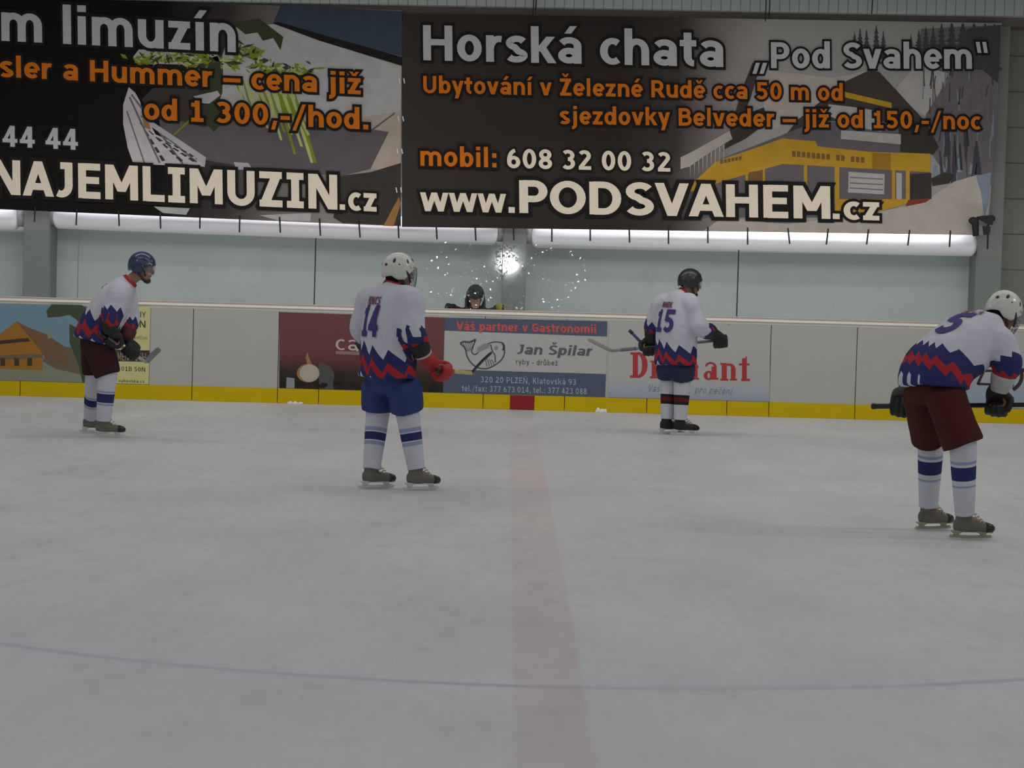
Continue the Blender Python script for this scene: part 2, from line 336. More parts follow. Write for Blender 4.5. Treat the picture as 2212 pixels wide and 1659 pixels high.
def strokes(text, pen=(.19, .135), grow=0.0, track=0.0):
    """text -> (width in em, quads of (x, y) in em)"""
    quads, x = [], 0.0
    px, py = pen[0] / 2 + grow, pen[1] / 2 + grow
    for gi, ch in enumerate(text):
        w, ss = GL.get(ch, GL['-'])
        for si, s in enumerate(ss):
            lay = (si + 5 * (gi % 2)) * .0004
            if s[0] == 'D':
                _, x0, y0, x1, y1, dw = s; h = dw * pen[0] / .19 / 2 + grow * 1.15
                dy = 1 if y1 > y0 else -1; L = abs(y1 - y0) or 1; gx = (x1 - x0) / L * grow
                n = 4
                for i in range(n):
                    a, b = i / n, (i + 1) / n
                    q = []
                    for t in (a, b):
                        xx, yy = x0 - gx + (x1 + gx - x0 + gx) * t, y0 - dy * grow + (y1 + dy * grow - y0 + dy * grow) * t
                        q.append((xx, yy))
                    quads.append([lay, (x + q[0][0] - h, q[0][1]), (x + q[0][0] + h, q[0][1]), (x + q[1][0] + h, q[1][1]), (x + q[1][0] - h, q[1][1]), gi])
                continue
            closed = math.dist(s[0], s[-1]) < 1e-6 and len(s) > 3
            pts = list(s)
            if grow and not closed:
                for i, j in ((0, 1), (-1, -2)):
                    d = math.dist(pts[i], pts[j]) or 1
                    pts[i] = (pts[i][0] + (pts[i][0] - pts[j][0]) / d * grow, pts[i][1] + (pts[i][1] - pts[j][1]) / d * grow)
            if len(pts) == 2: pts = [(pts[0][0] + (pts[1][0] - pts[0][0]) * i / 4, pts[0][1] + (pts[1][1] - pts[0][1]) * i / 4) for i in range(5)]
            edge = []
            for i, p in enumerate(pts):
                a = pts[i - 1] if i else (pts[-2] if closed else p); b = pts[i + 1] if i + 1 < len(pts) else (pts[1] if closed else p)
                tx, ty = b[0] - a[0], b[1] - a[1]; d = math.hypot(tx, ty) or 1
                nx, ny = -ty / d, tx / d
                edge.append(((x + p[0] + nx * px, p[1] + ny * py), (x + p[0] - nx * px, p[1] - ny * py)))
            for e0, e1 in zip(edge, edge[1:]): quads.append([lay, e0[0], e0[1], e1[1], e1[0], gi])
        x += w + track
    return x - track, quads
def fill_text(bm, text, place, pen=(.19, .135), grow=0, mi=0, track=0.0, only=None):
    """place(x in em, y in em, width in em) -> world point"""
    w, q = strokes(text, pen, grow, track)
    for f in q:
        if only and not only[0] <= f[5] < only[1]: continue
        fc = bm.faces.new([bm.verts.new(place(p[0], p[1], w)) for p in f[1:5]]); fc.material_index = mi
        for v_ in fc.verts: v_.co.y -= f[0]
def line_place(u0, v0, u1, v1, em, Y, shear=0.0, lsb=.06):
    """a line of writing between two photo positions on the flat surface at depth Y; em = letter size in photo pixels"""
    def f(x, y, w):
        k = (x - lsb) / (w - 2 * lsb); u = u0 + (u1 - u0) * k + shear * y * em
        return at(u - y * em * .012, v0 + (v1 - v0) * k - y * em, Y)
    return f
def writing(name, parent, lines, Y, m, pen=(.19, .135), outline=None, og=.055):
    """lines: (text, u0, v0, u1, v1, em[, shear]); each word of print is a layer of its own on the surface"""
    for l in lines:
        a = 0
        for word in l[0].split(' '):
            rng = (a, a + len(word)); a += len(word) + 1
            bm = bmesh.new(); fill_text(bm, l[0], line_place(*l[1:6], Y, *(l[6:7])), pen, only=rng)
            bmesh.ops.remove_doubles(bm, verts=bm.verts[:], dist=.0001)
            o = part(name, bm, m, parent)
            if outline:
                bm = bmesh.new(); fill_text(bm, l[0], line_place(*l[1:6], Y + .006, *(l[6:7])), pen, og, only=rng)
                bmesh.ops.remove_doubles(bm, verts=bm.verts[:], dist=.0001)
                part('lettering_outline', bm, outline, o)
_pk = [0]
def poly(bm, Y, pts, mi, t=.0015):
    _pk[0] = (_pk[0] + 1) % 7; P_ = [at(u, v, Y - _pk[0] * .00012) for u, v in pts]
    if Y < 31:
        for p in P_: p.z = max(p.z, .187)                  # prints on the boards end above the kickplate
    slab(bm, P_, t, mi)

# ------------------------------------------------------------------ the hall
LINE_X = 0.0
_l = at(1127.5, 886, 30); LINE_X = _l.x
D = 30.0
bm = bmesh.new(); box(bm, -22, 22, -4, D + .06, -.25, 0)
tag(build('floor', bm, ice_material()), 'white scratched rink ice with pink centre line', 'ice', kind='structure')
bm = bmesh.new(); box(bm, -22, 22, D + .06, 34, -.25, -.004)
tag(build('floor_walkway', bm, mat('grey_concrete', (190, 190, 186), .8)), 'grey walkway floor behind the boards', 'floor', kind='structure')

def wall_material():
    m = bpy.data.materials.new('grey_green_wall'); t, N, L = nt(m); b = N['Principled BSDF']
    g = N.new('ShaderNodeNewGeometry'); sp = N.new('ShaderNodeSeparateXYZ'); L.new(g.outputs['Position'], sp.inputs[0])
    fr = math_node(N, L, 'FRACT', math_node(N, L, 'DIVIDE', sp.outputs[2], .47))
    ln = math_node(N, L, 'LESS_THAN', fr, .035)
    ln = math_node(N, L, 'MULTIPLY', ln, math_node(N, L, 'GREATER_THAN', sp.outputs[0], at(2150, 300, 32.6).x))
    nz = N.new('ShaderNodeTexNoise'); nz.inputs['Scale'].default_value = .9; nz.inputs['Detail'].default_value = 5; L.new(g.outputs['Position'], nz.inputs['Vector'])
    mx = N.new('ShaderNodeMix'); mx.data_type = 'RGBA'; mx.inputs[6].default_value = rgb((130, 134, 132), 2.1); mx.inputs[7].default_value = rgb((146, 150, 148), 2.1); L.new(nz.outputs['Fac'], mx.inputs[0])
    m2 = N.new('ShaderNodeMix'); m2.data_type = 'RGBA'; L.new(ln, m2.inputs[0]); L.new(mx.outputs[2], m2.inputs[6]); m2.inputs[7].default_value = rgb((60, 60, 54))
    L.new(m2.outputs[2], b.inputs['Base Color']); b.inputs['Roughness'].default_value = .6
    return m
WALLY = 32.6
bm = bmesh.new(); box(bm, -22, at(2172, 300, WALLY).x, WALLY, WALLY + .2, -.1, 9)
tag(build('wall_back', bm, wall_material()), 'pale grey-green wall behind the rink boards', 'wall', kind='structure')
bm = bmesh.new(); box(bm, at(2172, 300, WALLY).x, 22, WALLY - .02, WALLY + .2, -.1, 9)
def olive_wall():
    m = bpy.data.materials.new('olive_block_wall'); t, N, L = nt(m); b = N['Principled BSDF']
    g = N.new('ShaderNodeNewGeometry'); sp = N.new('ShaderNodeSeparateXYZ'); L.new(g.outputs['Position'], sp.inputs[0])
    fr = math_node(N, L, 'FRACT', math_node(N, L, 'DIVIDE', sp.outputs[2], .47)); ln = math_node(N, L, 'LESS_THAN', fr, .04)
    m2 = N.new('ShaderNodeMix'); m2.data_type = 'RGBA'; L.new(ln, m2.inputs[0]); m2.inputs[6].default_value = rgb((118, 119, 110)); m2.inputs[7].default_value = rgb((80, 80, 72))
    L.new(m2.outputs[2], b.inputs['Base Color']); b.inputs['Roughness'].default_value = .8; return m
tag(build('wall_right', bm, olive_wall()), 'dark olive wall with level joints beside the banner', 'wall', kind='structure')

# ribbed pale cladding and dark brown beam above the banners
def cladding():
    m = bpy.data.materials.new('ribbed_cladding'); t, N, L = nt(m); b = N['Principled BSDF']
    g = N.new('ShaderNodeNewGeometry'); sp = N.new('ShaderNodeSeparateXYZ'); L.new(g.outputs['Position'], sp.inputs[0])
    ln = math_node(N, L, 'LESS_THAN', math_node(N, L, 'FRACT', math_node(N, L, 'DIVIDE', sp.outputs[0], .126)), .09)
    m2 = N.new('ShaderNodeMix'); m2.data_type = 'RGBA'; L.new(ln, m2.inputs[0]); m2.inputs[6].default_value = rgb((172, 180, 176)); m2.inputs[7].default_value = rgb((118, 124, 120))
    L.new(m2.outputs[2], b.inputs['Base Color']); b.inputs['Roughness'].default_value = .5; return m
bm = bmesh.new(); a, c = at(-300, -12, 31.8), at(2500, 40, 31.8)
slab(bm, [a, c, c + V((0, 0, 1.2)), a + V((0, 0, 1.2))], .3)
tag(build('trim_1', bm, cladding()), 'pale ribbed cladding strip above the banners', 'cladding', kind='structure')
bm = bmesh.new(); a, c = at(-300, 24, 32.0), at(2500, 60, 32.0); a2, c2 = at(-300, -14, 32.0), at(2500, 38, 32.0)
slab(bm, [a, c, c2, a2], .5)
tag(build('trim_2', bm, mat('brown_beam', (94, 88, 82), .7)), 'dark brown beam between cladding and banners', 'beam', kind='structure')
bm = bmesh.new(); box(bm, -22, 22, 29.35, 29.6, 5.22, 7.4)  # unseen beam, added to keep overhead light off the upper banners
tag(build('trim_4', bm, mat('shading_beam', (120, 122, 120), .7)), 'unseen beam over the boards, added to shade the upper banners', 'beam', kind='structure')
for i, (u0, u1, u2, u3) in enumerate(((52, 104, 50, 108), (1086, 1137, 1086, 1138), (2120, 2172, 2112, 2166))):
    bm = bmesh.new(); Yp = 32.08
    x0, x1 = at(u2, 520, Yp).x, at(u3, 520, Yp).x
    box(bm, x0, x1, Yp, WALLY + .01, -.05, 5.6, .01)
    tag(build('pillar', bm, mat('pillar_paint', (94, 95, 92), .7, .06, k=1.95)), ('grey pillar under the limousine banner', 'grey pillar behind the bright reflection', 'grey pillar at the right end of the white ducts')[i], 'pillar', kind='structure')

# white round ducts between the pillars
M_duct = mat('white_duct', (238, 236, 242), .45, .03, k=1.05, spec=.4)
M_dark = mat('black_strap', (28, 28, 30), .7)
duct_lab = ('short white duct entering beyond the left pillar', 'long white duct under the limousine banner', 'long white duct under the mountain lodge banner')
for i, (ua, va, ub, vb) in enumerate(((-260, 462, 50, 471), (108, 466, 1085, 503), (1139, 508, 2116, 527))):
    Yd = 32.2; r = .165
    pa, pb = at(ua, va, Yd), at(ub, vb, Yd)
    bm = bmesh.new(); d = (pb - pa).normalized()
    limb(bm, [pa + d * .06, pa + d * .09, pa + d * .12, pb - d * .12, pb - d * .09, pb - d * .06], [.12, .155, r, r, .155, .12], V((0, 0, 1)), 28, 1)
    o = thing_mesh('duct', bm, M_duct, duct_lab[i], 'duct', 'white ducts below the banners', base=pa, smooth=True)
    for q in (pa, pb):
        s = d if q is pa else -d
        b2 = bmesh.new(); limb(b2, [q + s * -.025, q + s * .075], [.115, .115], V((0, 0, 1)), 20, 1); part('end_collar', b2, mat('duct_collar', (150, 148, 146), .6), o, True)

# cables hanging in front of the cladding
for i, (u, v1, lab) in enumerate(((1151, 34, 'thin dark cable hanging above the word chata start'), (1157, 30, 'second thin dark cable close beside another, left of frame middle top'),
                                  (1653, 46, 'dark cable hanging right of the banner title'), (1661, 40, 'thin cable beside the dark cable right of banner title'), (1883, 30, 'short thin cable above the printed fir trees'))):
    bm = bmesh.new(); p = at(u, v1, 31.72); q = at(u + 4, -40, 31.72); tube(bm, [q, p], .007)
    lab = ('thin dark cable above the k of the lodge banner title', 'thin dark cable touching the one above the letter k, on its right', 'thicker dark cable hanging above the lodge banner quotation marks',
           'thin cable just right of the thicker one above the quotation marks', 'short thin cable above the printed fir trees')[i]
    thing_mesh('hanging_cable', bm, M_dark, lab, 'cable', 'cables above the banners')

# ------------------------------------------------------------------ boards, cap rail, glass
M_board = mat('board_white', (164, 163, 158), .5, .07, 3, spec=.3, k=1.22)
M_yellow = mat('kick_yellow', (136, 117, 4), .6, .06, 6, k=2.35, spec=.15)
M_redkick = mat('kick_red', (100, 28, 30), .6, k=2.1, spec=.15)
seams = [-150, 30, 234, 415, 602, 690 + 90, 960, 1046 + 90, 1311, 1480, 1664, 1850, 2032, 2220, 2400]
seams = [-155, 45, 230, 416, 601, 690, 872, 1046, 1222, 1400, 1573, 1664, 1850, 2034, 2220]
labs = ['white board panel behind the printed sky at the left frame edge', 'white board panel behind the printed timber house', 'white board panel behind the yellow text column and crouched skater',
        'plain white board panel left of the maroon advert', 'narrow board panel with the pale cup print of the maroon advert', 'board panel behind the light letters of the maroon advert', 'board panel joining maroon advert and fish advert',
        'board panel with the red centre mark on its yellow kickplate', 'board panel behind the red capital D and fish advert end', 'board panel behind the legs of skater number 15', 'board panel behind the final red letter t', 'plain scuffed white board panel right of the red lettering',
        'plain white board panel behind the black stick knob', 'board panel with the blue-tinted advert at the right frame edge']
FX = [at(u, 780, D).x for u in seams]
for i in range(len(seams) - 1):
    x0, x1 = FX[i] + .004, FX[i + 1] - .004
    root = empty('board_panel', (x0 / 2 + x1 / 2, D, 0)); tag(root, labs[i], 'board panel', 'rink board panels')
    bm = bmesh.new(); box(bm, x0, x1, D, D + .05, .05, 1.128, .003); part('panel_face', bm, M_board, root)
    bm = bmesh.new(); box(bm, x0, x1, D - .012, D + .05, 0, .18, .003)
    kick = part('kickplate', bm, [M_yellow, M_redkick], root)
    if i == 7:
        bm = bmesh.new(); box(bm, LINE_X - .15, LINE_X + .15, D - .0135, D - .012, .002, .178); part('centre_mark', bm, M_redkick, kick)
bm = bmesh.new(); box(bm, FX[0] + .02, FX[-1] - .02, D + .012, D + .045, .03, 1.12); 
tag(build('trim_3', bm, mat('seam_black', (40, 40, 40), .8)), 'dark backing strip seen through the board seams', 'backing', kind='structure')
bm = bmesh.new(); box(bm, FX[0], FX[-1], D - .02, D + .16, 1.132, 1.2, .03, 0); box(bm, FX[0], FX[-1], D + .0, D + .14, 1.196, 1.214, .004, 1)
o = thing_mesh('cap_rail', bm, [mat('cap_cream', (232, 228, 218), .3, .05, spec=.5), mat('cap_pink', (170, 140, 138), .5)], 'long cream cap rail along the top of the boards', 'rail', smooth=False)

M_glass = glass_material()
gl = [-150, 168, 680, 1084, 1594, 2108, 2216]
glab = ['clear glass pane at the left frame edge', 'clear glass pane behind the blue-helmeted skater', 'clear glass pane in front of the hooded spectator', 'clear glass pane with the camera flash reflection right of the spectator', 'clear glass pane right of the black-helmeted skater', 'clear glass pane behind the bent skater']
for i in range(len(gl) - 1):
    x0, x1 = at(gl[i], 600, D + .07).x, at(gl[i + 1], 600, D + .07).x
    bm = bmesh.new()
    f = bm.faces.new([bm.verts.new(p) for p in ((x0 + .006, D + .07, 1.216), (x1 - .006, D + .07, 1.216), (x1 - .006, D + .07, 2.03), (x0 + .006, D + .07, 2.03))])
    r = bmesh.ops.extrude_face_region(bm, geom=[f]); bmesh.ops.translate(bm, verts=[v for v in r['geom'] if isinstance(v, bmesh.types.BMVert)], vec=(0, .012, 0))
    o = thing_mesh('glass_pane', bm, M_glass, glab[i], 'glass pane', 'glass panes on the boards', base=V((x0 / 2 + x1 / 2, D + .07, 1.216)))
    if i:
        thin = i in (1, 3, 5)
        b2 = bmesh.new(); w = .0025 if thin else .007; box(b2, x0 - w, x0 + w, D + .066, D + .086, 1.216, 2.03)
        part('edge_seal', b2, mat('thin_seal', (120, 124, 122), .6) if thin else mat('dark_seal', (38, 48, 46), .6), o)

# snow scraped up against the kickplate
for i, (u, v, s, lab) in enumerate(((1298, 890, .05, 'small lump of snow against the yellow kickplate right of the red mark'), (640, 874, .045, 'low snow smear against the kickplate below the maroon advert'))):
    p = at(u, v, D - .03); bm = bmesh.new()
    for j in range(7):
        c = V((p.x + random.uniform(-s, s) * (1 if i == 0 else 3), D - .04 - random.uniform(0, .025), random.uniform(0, .01)))
        h = s * random.uniform(.5, 1.3) * (1 if i == 0 else .5)
        ball(bm, c, V((s * .6, 0, 0)), V((0, .02, 0)), V((0, 0, h)), 8, 6)
    for v_ in bm.verts: v_.co.z = max(v_.co.z, 0)
    thing_mesh('snow_lump', bm, mat('snow', (205, 205, 205), .9, k=1.3), lab, 'snow', smooth=True)

# ------------------------------------------------------------------ adverts on the boards
AY = D - .006
def advert(label, corners, m):
    bm = bmesh.new(); slab(bm, [at(u, v, AY) for u, v in corners], .0035)
    for v_ in bm.verts: v_.co.z = min(max(v_.co.z, .186), 1.124)
    return thing_mesh('advert', bm, m, label, 'advert', 'adverts on the rink boards', base=at(*corners[0], AY))
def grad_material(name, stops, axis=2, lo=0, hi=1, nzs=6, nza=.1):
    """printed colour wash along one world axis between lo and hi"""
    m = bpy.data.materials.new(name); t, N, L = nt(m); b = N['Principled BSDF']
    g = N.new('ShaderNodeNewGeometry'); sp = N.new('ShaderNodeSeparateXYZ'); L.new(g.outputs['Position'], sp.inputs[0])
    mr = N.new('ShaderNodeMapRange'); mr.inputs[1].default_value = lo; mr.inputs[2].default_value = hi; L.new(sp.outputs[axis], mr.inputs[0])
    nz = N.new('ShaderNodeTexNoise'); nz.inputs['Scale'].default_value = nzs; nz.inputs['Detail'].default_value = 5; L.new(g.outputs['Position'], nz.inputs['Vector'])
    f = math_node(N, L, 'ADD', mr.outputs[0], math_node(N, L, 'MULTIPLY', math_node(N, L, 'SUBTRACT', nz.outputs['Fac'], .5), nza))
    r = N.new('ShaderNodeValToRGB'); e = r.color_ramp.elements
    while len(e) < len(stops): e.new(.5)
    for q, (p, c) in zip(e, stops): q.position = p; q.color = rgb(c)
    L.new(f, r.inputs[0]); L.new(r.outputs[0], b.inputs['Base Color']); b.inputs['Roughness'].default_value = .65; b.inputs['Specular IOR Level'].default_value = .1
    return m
def flat(name, c, rough=.65): return mat(name, c, rough, .22 if name[:2] in ('p_', 'q_') else .06, 5 if name[:2] in ('p_', 'q_') else 20, spec=.1)

# guesthouse advert, left
ad = advert('painted advert of a timber house under blue sky behind the crouched skater', [(-120, 826), (322, 834), (326, 662), (-120, 649)], grad_material('sky_print', [(0, (120, 128, 118)), (.3, (118, 128, 128)), (.45, (110, 140, 154)), (1, (104, 138, 158))], 2, .2, 1.15))
bm = bmesh.new(); M7 = [flat('print_leaf', (62, 72, 52)), flat('print_timber', (150, 102, 40)), flat('print_roof', (112, 84, 58)), flat('print_grey', (128, 132, 112)), flat('print_dark', (60, 52, 42)), flat('print_cream', (198, 196, 132)), flat('print_brown', (104, 90, 72))]
Y1 = AY - .0016
poly(bm, Y1, [(-120, 825), (186, 828), (186, 812), (150, 802), (100, 795), (-120, 792)], 3)
poly(bm, Y1, [(178, 660), (230, 690), (200, 700), (178, 705), (165, 690), (150, 680), (130, 684), (103, 686), (100, 672), (112, 657), (178, 659)], 0)
poly(bm, Y1, [(-60, 740), (0, 722), (36, 694), (62, 712), (92, 730), (92, 800), (-60, 795)], 1)
poly(bm, Y1 - .0016, [(36, 694), (62, 708), (100, 722), (138, 748), (150, 790), (100, 775), (84, 752), (64, 728)], 2)
poly(bm, Y1 - .0016, [(-60, 748), (4, 735), (60, 730), (66, 737), (2, 743), (-60, 757)], 4)
poly(bm, Y1 - .0016, [(-60, 772), (70, 764), (92, 766), (92, 772), (-60, 780)], 6)
for u in (6, 36, 64): poly(bm, Y1 - .0032, [(u - 5, 790), (u + 5, 790), (u + 5, 774), (u - 5, 773)], 4)
poly(bm, Y1, [(112, 745), (170, 752), (186, 790), (186, 812), (120, 796), (92, 780)], 6)
poly(bm, Y1, [(150, 700), (180, 715), (188, 750), (186, 830), (178, 830), (170, 790), (150, 740)], 0)
poly(bm, Y1 - .0016, [(100, 712), (108, 714), (112, 730), (104, 732)], 3)
poly(bm, Y1, [(252, 833), (321, 834), (325, 663), (252, 661)], 5)
poly(bm, Y1 - .0016, [(240, 780), (322, 782), (323, 757), (240, 755)], 4)
part('printed_picture', bm, M7, ad)
M_ink = flat('ink_dark', (58, 50, 40))
writing('lettering', ad, [('NNY', 285, 684, 315, 686, 17), ('ION', 274, 706, 315, 708, 21), ('01B 50N', 262, 801, 314, 803, 13), ('sukovska.cz', 256, 825, 312, 827, 8)], Y1 - .0022, M_ink, (.12, .08))
writing('script_lettering', ad, [('ubellion', 284, 732, 318, 734, 12, .2)], Y1 - .0022, M_ink, (.07, .05))
writing('pale_lettering', ad, [('MEN', 254, 779, 278, 780, 25), ('ITH', 292, 780, 316, 781, 25)], Y1 - .004, flat('ink_pale', (150, 148, 128)), (.1, .07))

# maroon advert
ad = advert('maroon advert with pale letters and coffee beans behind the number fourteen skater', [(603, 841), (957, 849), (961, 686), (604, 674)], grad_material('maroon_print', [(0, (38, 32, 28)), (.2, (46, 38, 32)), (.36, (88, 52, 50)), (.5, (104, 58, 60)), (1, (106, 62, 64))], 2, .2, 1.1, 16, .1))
bm = bmesh.new(); Mp = [flat('print_cup', (172, 166, 148)), flat('print_cup_rim', (150, 112, 72)), flat('print_saucer', (74, 74, 72)), flat('print_grey_block', (138, 140, 148)), flat('print_bean', (30, 26, 23))]
circ = lambda cu, cv, ru, rv, n=24, a0=0, a1=360: [(cu + ru * math.cos(math.radians(a0 + (a1 - a0) * i / n)), cv - rv * math.sin(math.radians(a0 + (a1 - a0) * i / n))) for i in range(n if a1 - a0 == 360 else n + 1)]
poly(bm, Y1, circ(688, 812, 34, 28, 16, -20, 90) + [(690, 840), (720, 842)], 2)
poly(bm, Y1 - .0016, circ(666, 806, 25, 20), 1); poly(bm, Y1 - .0032, circ(668, 806, 21, 19), 0)
poly(bm, Y1, [(664, 788), (660, 772), (664, 760), (668, 774), (674, 786)], 1)
poly(bm, Y1, [(618, 841), (636, 842), (636, 817), (619, 815)], 3)
for j in range(40):
    u = random.uniform(608, 950); v = random.uniform(822, 839) + (u - 603) * .022
    if 614 < u < 640 or 655 < u < 680: continue
    poly(bm, Y1 - .0008, circ(u, v, random.uniform(4, 7), random.uniform(2, 4), 9), 4)
part('printed_picture', bm, Mp, ad)
writing('lettering', ad, [('ca', 724, 757, 776, 759, 47)], Y1 - .0022, flat('ink_silver', (176, 172, 166)), (.12, .08))
bm = bmesh.new(); poly(bm, Y1, [(725, 765), (776, 767), (776, 760), (725, 758)], 0); part('underline', bm, flat('ink_rose', (138, 108, 104)), ad)

# fish advert
ad = advert('white and slate blue fish shop advert with grey fish drawing', [(957, 849), (1307, 858), (1312, 694), (961, 686)], mat('advert_white', (172, 172, 170), .45, .04, spec=.4))
bm = bmesh.new(); poly(bm, Y1, [(960, 714), (1311, 727), (1312, 694), (961, 686)], 0); poly(bm, Y1, [(957, 849), (1307, 858), (1309, 808), (958, 798)], 0)
part('blue_band', bm, flat('slate_blue', (76, 84, 104)), ad)
writing('red_lettering', ad, [('Váš partner v Gastronomii', 987, 713, 1288, 720, 25)], Y1 - .0022, flat('ink_red', (198, 82, 78)), (.2, .14))
writing('name_lettering', ad, [('Jan Špilar', 1116, 765, 1277, 769, 29, .22)], Y1, flat('ink_grey', (88, 86, 92)), (.2, .12))
writing('small_lettering', ad, [('ryby - drůbež', 1114, 787, 1205, 790, 16)], Y1, flat('ink_grey2', (96, 96, 98)), (.13, .1))
writing('address_lettering', ad, [('320 20 PLZEŇ, Klatovská 93', 1038, 826, 1245, 832, 18), ('tel./fax: 377 673 014, tel.: 377 423 088', 998, 845, 1268, 852, 18)], Y1 - .0022, flat('ink_lightblue', (150, 166, 182)), (.12, .1))
def pen_line(bm, pts, w, Y, mi=0):
    for a, b in zip(pts, pts[1:]):
        d = math.hypot(b[0] - a[0], b[1] - a[1]) or 1; nx, ny = -(b[1] - a[1]) / d * w / 2, (b[0] - a[0]) / d * w / 2
        bm.faces.new([bm.verts.new(at(p[0] + s * nx, p[1] + s * ny, Y)) for p, s in ((a, 1), (b, 1), (b, -1), (a, -1))]).material_index = mi
bm = bmesh.new(); Yf = Y1
sm = lambda P, k=6: spline(P, k)
pen_line(bm, sm([(994, 742), (1004, 752), (1010, 772), (1020, 786), (1034, 795), (1052, 796), (1070, 788), (1084, 776), (1090, 760), (1086, 742)]), 3, Yf)
pen_line(bm, sm([(1028, 734), (1022, 748), (1019, 760), (1026, 766), (1036, 758), (1048, 746), (1066, 739), (1084, 740)]), 2.6, Yf)
pen_line(bm, sm([(994, 742), (1002, 738), (1014, 739), (1028, 733)]), 4, Yf)
pen_line(bm, sm([(1060, 744), (1063, 757), (1069, 768), (1070, 783)]), 2.6, Yf); pen_line(bm, sm([(1084, 740), (1089, 748), (1086, 757)]), 4.5, Yf)
for k in range(6): pen_line(bm, [(1000 + k * 5, 741 - k), (1010 + k * 2.2, 760 - k)], 1.2, Yf)
for k in range(4): pen_line(bm, sm([(1046 + k * 5, 774 + k), (1050 + k * 5, 782), (1052 + k * 5, 792 - k)]), 1.6, Yf)
poly(bm, Yf, circ(1072, 752, 4, 5, 12), 1); poly(bm, Yf, [(1030, 752), (1046, 742), (1058, 744), (1056, 752), (1044, 756), (1032, 762)], 1)
part('fish_drawing', bm, [flat('ink_fish', (72, 74, 82)), flat('ink_fish_pale', (132, 134, 140))], ad)

# red-lettered advert
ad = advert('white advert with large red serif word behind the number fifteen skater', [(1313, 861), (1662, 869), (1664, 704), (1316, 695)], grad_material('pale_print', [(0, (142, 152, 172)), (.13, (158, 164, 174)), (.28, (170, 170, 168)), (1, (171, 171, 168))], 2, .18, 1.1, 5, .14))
bm = bmesh.new(); _ry = [0]; T = lambda u, v: at(u, v, Y1 - _ry[0] * .0003)
def rect(u0, v0, u1, v1):
    _ry[0] = (_ry[0] + 1) % 9; bm.faces.new([bm.verts.new(T(*p)) for p in ((u0, v1), (u1, v1), (u1, v0), (u0, v0))])
def bowl(cu, cv, ru, rv, wu, wv, a0, a1, n=16):
    _ry[0] = (_ry[0] + 1) % 9
    for i in range(n):
        q = []
        for j in (i, i + 1):
            t = math.radians(a0 + (a1 - a0) * j / n); q += [(cu + ru * math.cos(t), cv - rv * math.sin(t)), (cu + (ru - wu) * math.cos(t), cv - (rv - wv) * math.sin(t))]
        bm.faces.new([bm.verts.new(T(*q[k])) for k in (0, 1, 3, 2)])
rect(1367, 763, 1378, 814); rect(1362, 761, 1384, 766); rect(1361, 811, 1384, 816); bowl(1379, 788.5, 20, 27.5, 12, 6, 90, -90)
rect(1408, 779, 1418, 816); rect(1404, 813, 1421, 817); rect(1404, 779, 1410, 782)
def let_a(u, v):
    rect(u + 17, v - 28, u + 28, v); rect(u + 26, v - 4, u + 32, v); bowl(u + 15, v - 26, 13, 12, 5, 4, 165, 0); bowl(u + 11, v - 9, 11, 10, 8, 4, 0, 360)
def let_n(u, v):
    rect(u + 3, v - 38, u + 14, v); rect(u, v - 4, u + 17, v); rect(u, v - 38, u + 6, v - 34); bowl(u + 19, v - 24, 14, 13, 9, 5, 120, 0); rect(u + 23, v - 26, u + 33, v); rect(u + 21, v - 4, u + 36, v)
let_a(1426, 818); let_n(1464, 819); rect(1497, 795, 1507, 820); bowl(1496, 795, 13, 13, 9, 5, 120, 0); rect(1494, 816, 1510, 820); let_a(1520, 820); let_n(1556, 822)
rect(1603, 774, 1613, 822); rect(1596, 785, 1619, 789); rect(1601, 818, 1620, 823); _ry[0] = 10; bm.faces.new([bm.verts.new(T(*p)) for p in ((1603, 786), (1613, 786), (1613, 768), (1608, 776))])
part('red_lettering', bm, flat('ink_scarlet', (164, 52, 50)), ad)
writing('script_lettering', ad, [('Váš p', 1398, 846, 1438, 848, 22, .3), ('pro pečení', 1500, 850, 1580, 853, 22, .3)], Y1, flat('ink_script', (112, 110, 112)), (.06, .05))

# advert at the right frame edge
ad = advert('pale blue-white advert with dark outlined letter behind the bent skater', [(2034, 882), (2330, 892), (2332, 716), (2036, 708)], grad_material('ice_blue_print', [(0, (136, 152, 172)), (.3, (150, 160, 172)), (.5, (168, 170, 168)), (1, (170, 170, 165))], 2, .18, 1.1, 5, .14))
bm = bmesh.new()
pen_line(bm, [(2112, 830), (2126, 799)], 6, Y1); pen_line(bm, [(2123, 801), (2190, 801)], 5, Y1); pen_line(bm, [(2111, 829), (2190, 833)], 5, Y1); pen_line(bm, sm([(2190, 790), (2204, 798), (2207, 816), (2200, 832), (2188, 842)]), 8, Y1); pen_line(bm, [(2206, 800), (2240, 796)], 8, Y1); pen_line(bm, [(2236, 796), (2228, 838), (2262, 840)], 8, Y1)
part('outlined_letter', bm, flat('ink_black', (48, 42, 36)), ad)

